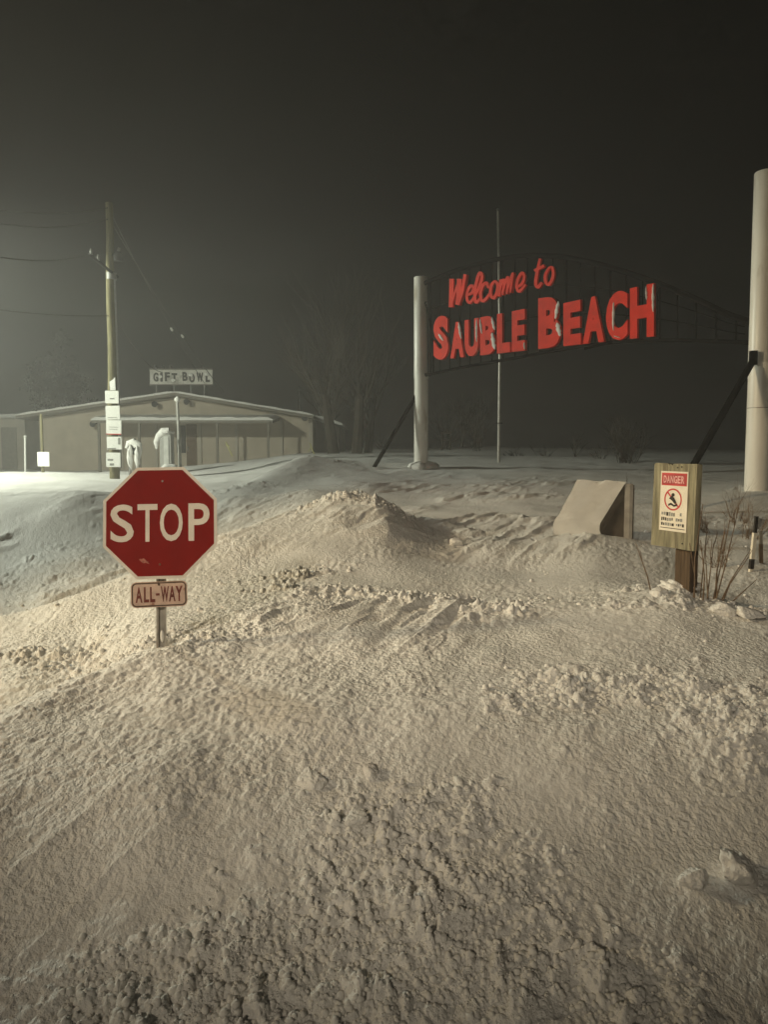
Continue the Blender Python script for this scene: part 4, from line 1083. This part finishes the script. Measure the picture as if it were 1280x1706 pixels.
# ------------------------------------------------------------------ blocks of broken snow
def chunk(px, Y, sx, sy, sz, rot, seed, label, lift=.22):
    rnd = random.Random(seed); g = ground_at(px, Y)
    g.z = float(height(np.array([g.x]), np.array([g.y]))[0])
    bm = bmesh.new()
    for _ in range(13):
        q = Vector((rnd.uniform(-.5, .5), rnd.uniform(-.5, .5), rnd.uniform(-.5, .5)))
        k = max(abs(q.x), abs(q.y), abs(q.z)); q = q * (.5 / k) * rnd.uniform(.8, 1.15); bm.verts.new(q)
    r = bmesh.ops.convex_hull(bm, input=bm.verts)
    bmesh.ops.delete(bm, geom=[v for v in bm.verts if not v.link_faces], context='VERTS')
    for _ in range(3):
        bmesh.ops.subdivide_edges(bm, edges=list(bm.edges), cuts=1, use_grid_fill=True, smooth=.12); bmesh.ops.triangulate(bm, faces=bm.faces)
    bmesh.ops.smooth_vert(bm, verts=bm.verts, factor=.5, use_axis_x=True, use_axis_y=True, use_axis_z=True)
    for v in bm.verts:
        w = v.co; n = Vector((math.sin(17 * w.y + seed) * math.sin(11 * w.z), math.sin(15 * w.z + seed) * math.sin(13 * w.x), math.sin(16 * w.x + seed) * math.sin(12 * w.y)))
        v.co = w + n * .035 + Vector((rnd.gauss(0, 1), rnd.gauss(0, 1), rnd.gauss(0, 1))) * .008
        v.co = Vector((v.co.x * sx, v.co.y * sy, v.co.z * sz))
    M = Matrix.Translation(g + Vector((0, 0, sz * lift))) @ Matrix.Rotation(R(rot[2]), 4, 'Z') @ Matrix.Rotation(R(rot[0]), 4, 'X') @ Matrix.Rotation(R(rot[1]), 4, 'Y')
    bmesh.ops.transform(bm, matrix=M, verts=bm.verts)
    o = mesh_obj('snow_block', bm, M_SNOW, None)
    o.data.polygons.foreach_set('use_smooth', [True] * len(o.data.polygons))
    tag(o, label, 'snow block', 'broken snow blocks')
chunk(1252, 2.90, .20, .16, .12, (20, 25, 30), 1, 'largest broken snow block at the lower right edge', .30)
chunk(1178, 2.86, .11, .10, .11, (10, 30, 50), 2, 'smaller pointed snow block left of the largest block', .28)
chunk(1212, 5.25, .20, .15, .11, (5, 12, 20), 3, 'pale snow block right of the danger board foot')
chunk(1258, 5.15, .18, .12, .08, (0, 14, 10), 4, 'flat snow block at the right edge below the marker stakes')
chunk(1105, 5.65, .14, .10, .07, (8, -10, 30), 5, 'small snow block left of the danger board post')
chunk(762, 9.1, .16, .14, .12, (10, 10, 20), 6, 'lone snow lump on the right flank of the middle mound')
chunk(515, 3.42, .12, .15, .07, (25, -20, 40), 7, 'small tilted snow lump in the centre foreground', .05)
chunk(622, 3.45, .08, .11, .06, (22, 10, 20), 8, 'small snow lump right of the tilted foreground lump', .05)
chunk(1082, 2.46, .06, .06, .07, (10, 10, 20), 9, 'rounded snow lump at the bottom edge right of centre', .3)
chunk(590, 3.16, .11, .09, .06, (12, -8, 15), 10, 'snow lump in front of the tilted foreground lump', .1)

# ------------------------------------------------------------------ street lamps that light the place (left of the frame)
def street_lamp(pos, aim, color, watts, cone, blend, soft, label):
    x, y, z = pos; g = gz(x - 1.6, y)
    t = empty('street_lamp', (x - 1.6, y, g), label, 'street lamp', 'street lamps out of the view')
    tube('pole', [(x - 1.6, y, g - .6), (x - 1.6, y, z - .6), (x - 1.5, y, z - .1), (x - 1.1, y, z + .22), (x - .3, y, z + .25)], [.10, .07, .06, .05, .04], M_LAMPPOLE, t, 12)
    bm = bmesh.new(); add_box(bm, (x - .38, y - .15, z + .14), (x + .32, y + .15, z + .28)); bmesh.ops.bevel(bm, geom=list(bm.edges), offset=.05, segments=2, affect='EDGES', profile=.5)
    mesh_obj('luminaire', bm, M_LAMPPOLE, t)
    m, nt, b = nodes('lit_lens'); b.inputs['Emission Color'].default_value = (*color, 1); b.inputs['Emission Strength'].default_value = 20
    boxo('lens', (x - .24, y - .10, z + .115), (x + .24, y + .10, z + .137), m, t)
    li = bpy.data.lights.new('lamp_light', 'SPOT'); li.energy = watts; li.color = color; li.spot_size = R(cone); li.spot_blend = blend; li.shadow_soft_size = soft
    lo = bpy.data.objects.new('lamp_light', li); COL.objects.link(lo)
    lo.parent = t; lo.location = Vector((x, y, z)) - t.location
    lo.rotation_euler = (Vector(pos) - Vector(aim)).to_track_quat('Z', 'Y').to_euler()
for L_ in LAMPS: street_lamp(**L_)

# ------------------------------------------------------------------ blowing snow in the air
def build_haze():
    bm = bmesh.new(); add_box(bm, (-440, -440, -3), (440, 440, 11.6))
    m = bpy.data.materials.new('haze'); m.use_nodes = True; nt = m.node_tree; nt.nodes.clear()
    v = nt.nodes.new('ShaderNodeVolumePrincipled'); v.inputs['Color'].default_value = (.90, .91, .92, 1)
    v.inputs['Density'].default_value = HAZE_DENSITY; v.inputs['Anisotropy'].default_value = 0.3
    o = nt.nodes.new('ShaderNodeOutputMaterial'); nt.links.new(v.outputs[0], o.inputs['Volume'])
    tag(mesh_obj('haze', bm, m), 'blowing snow and mist filling the night air', kind='stuff')
build_haze()
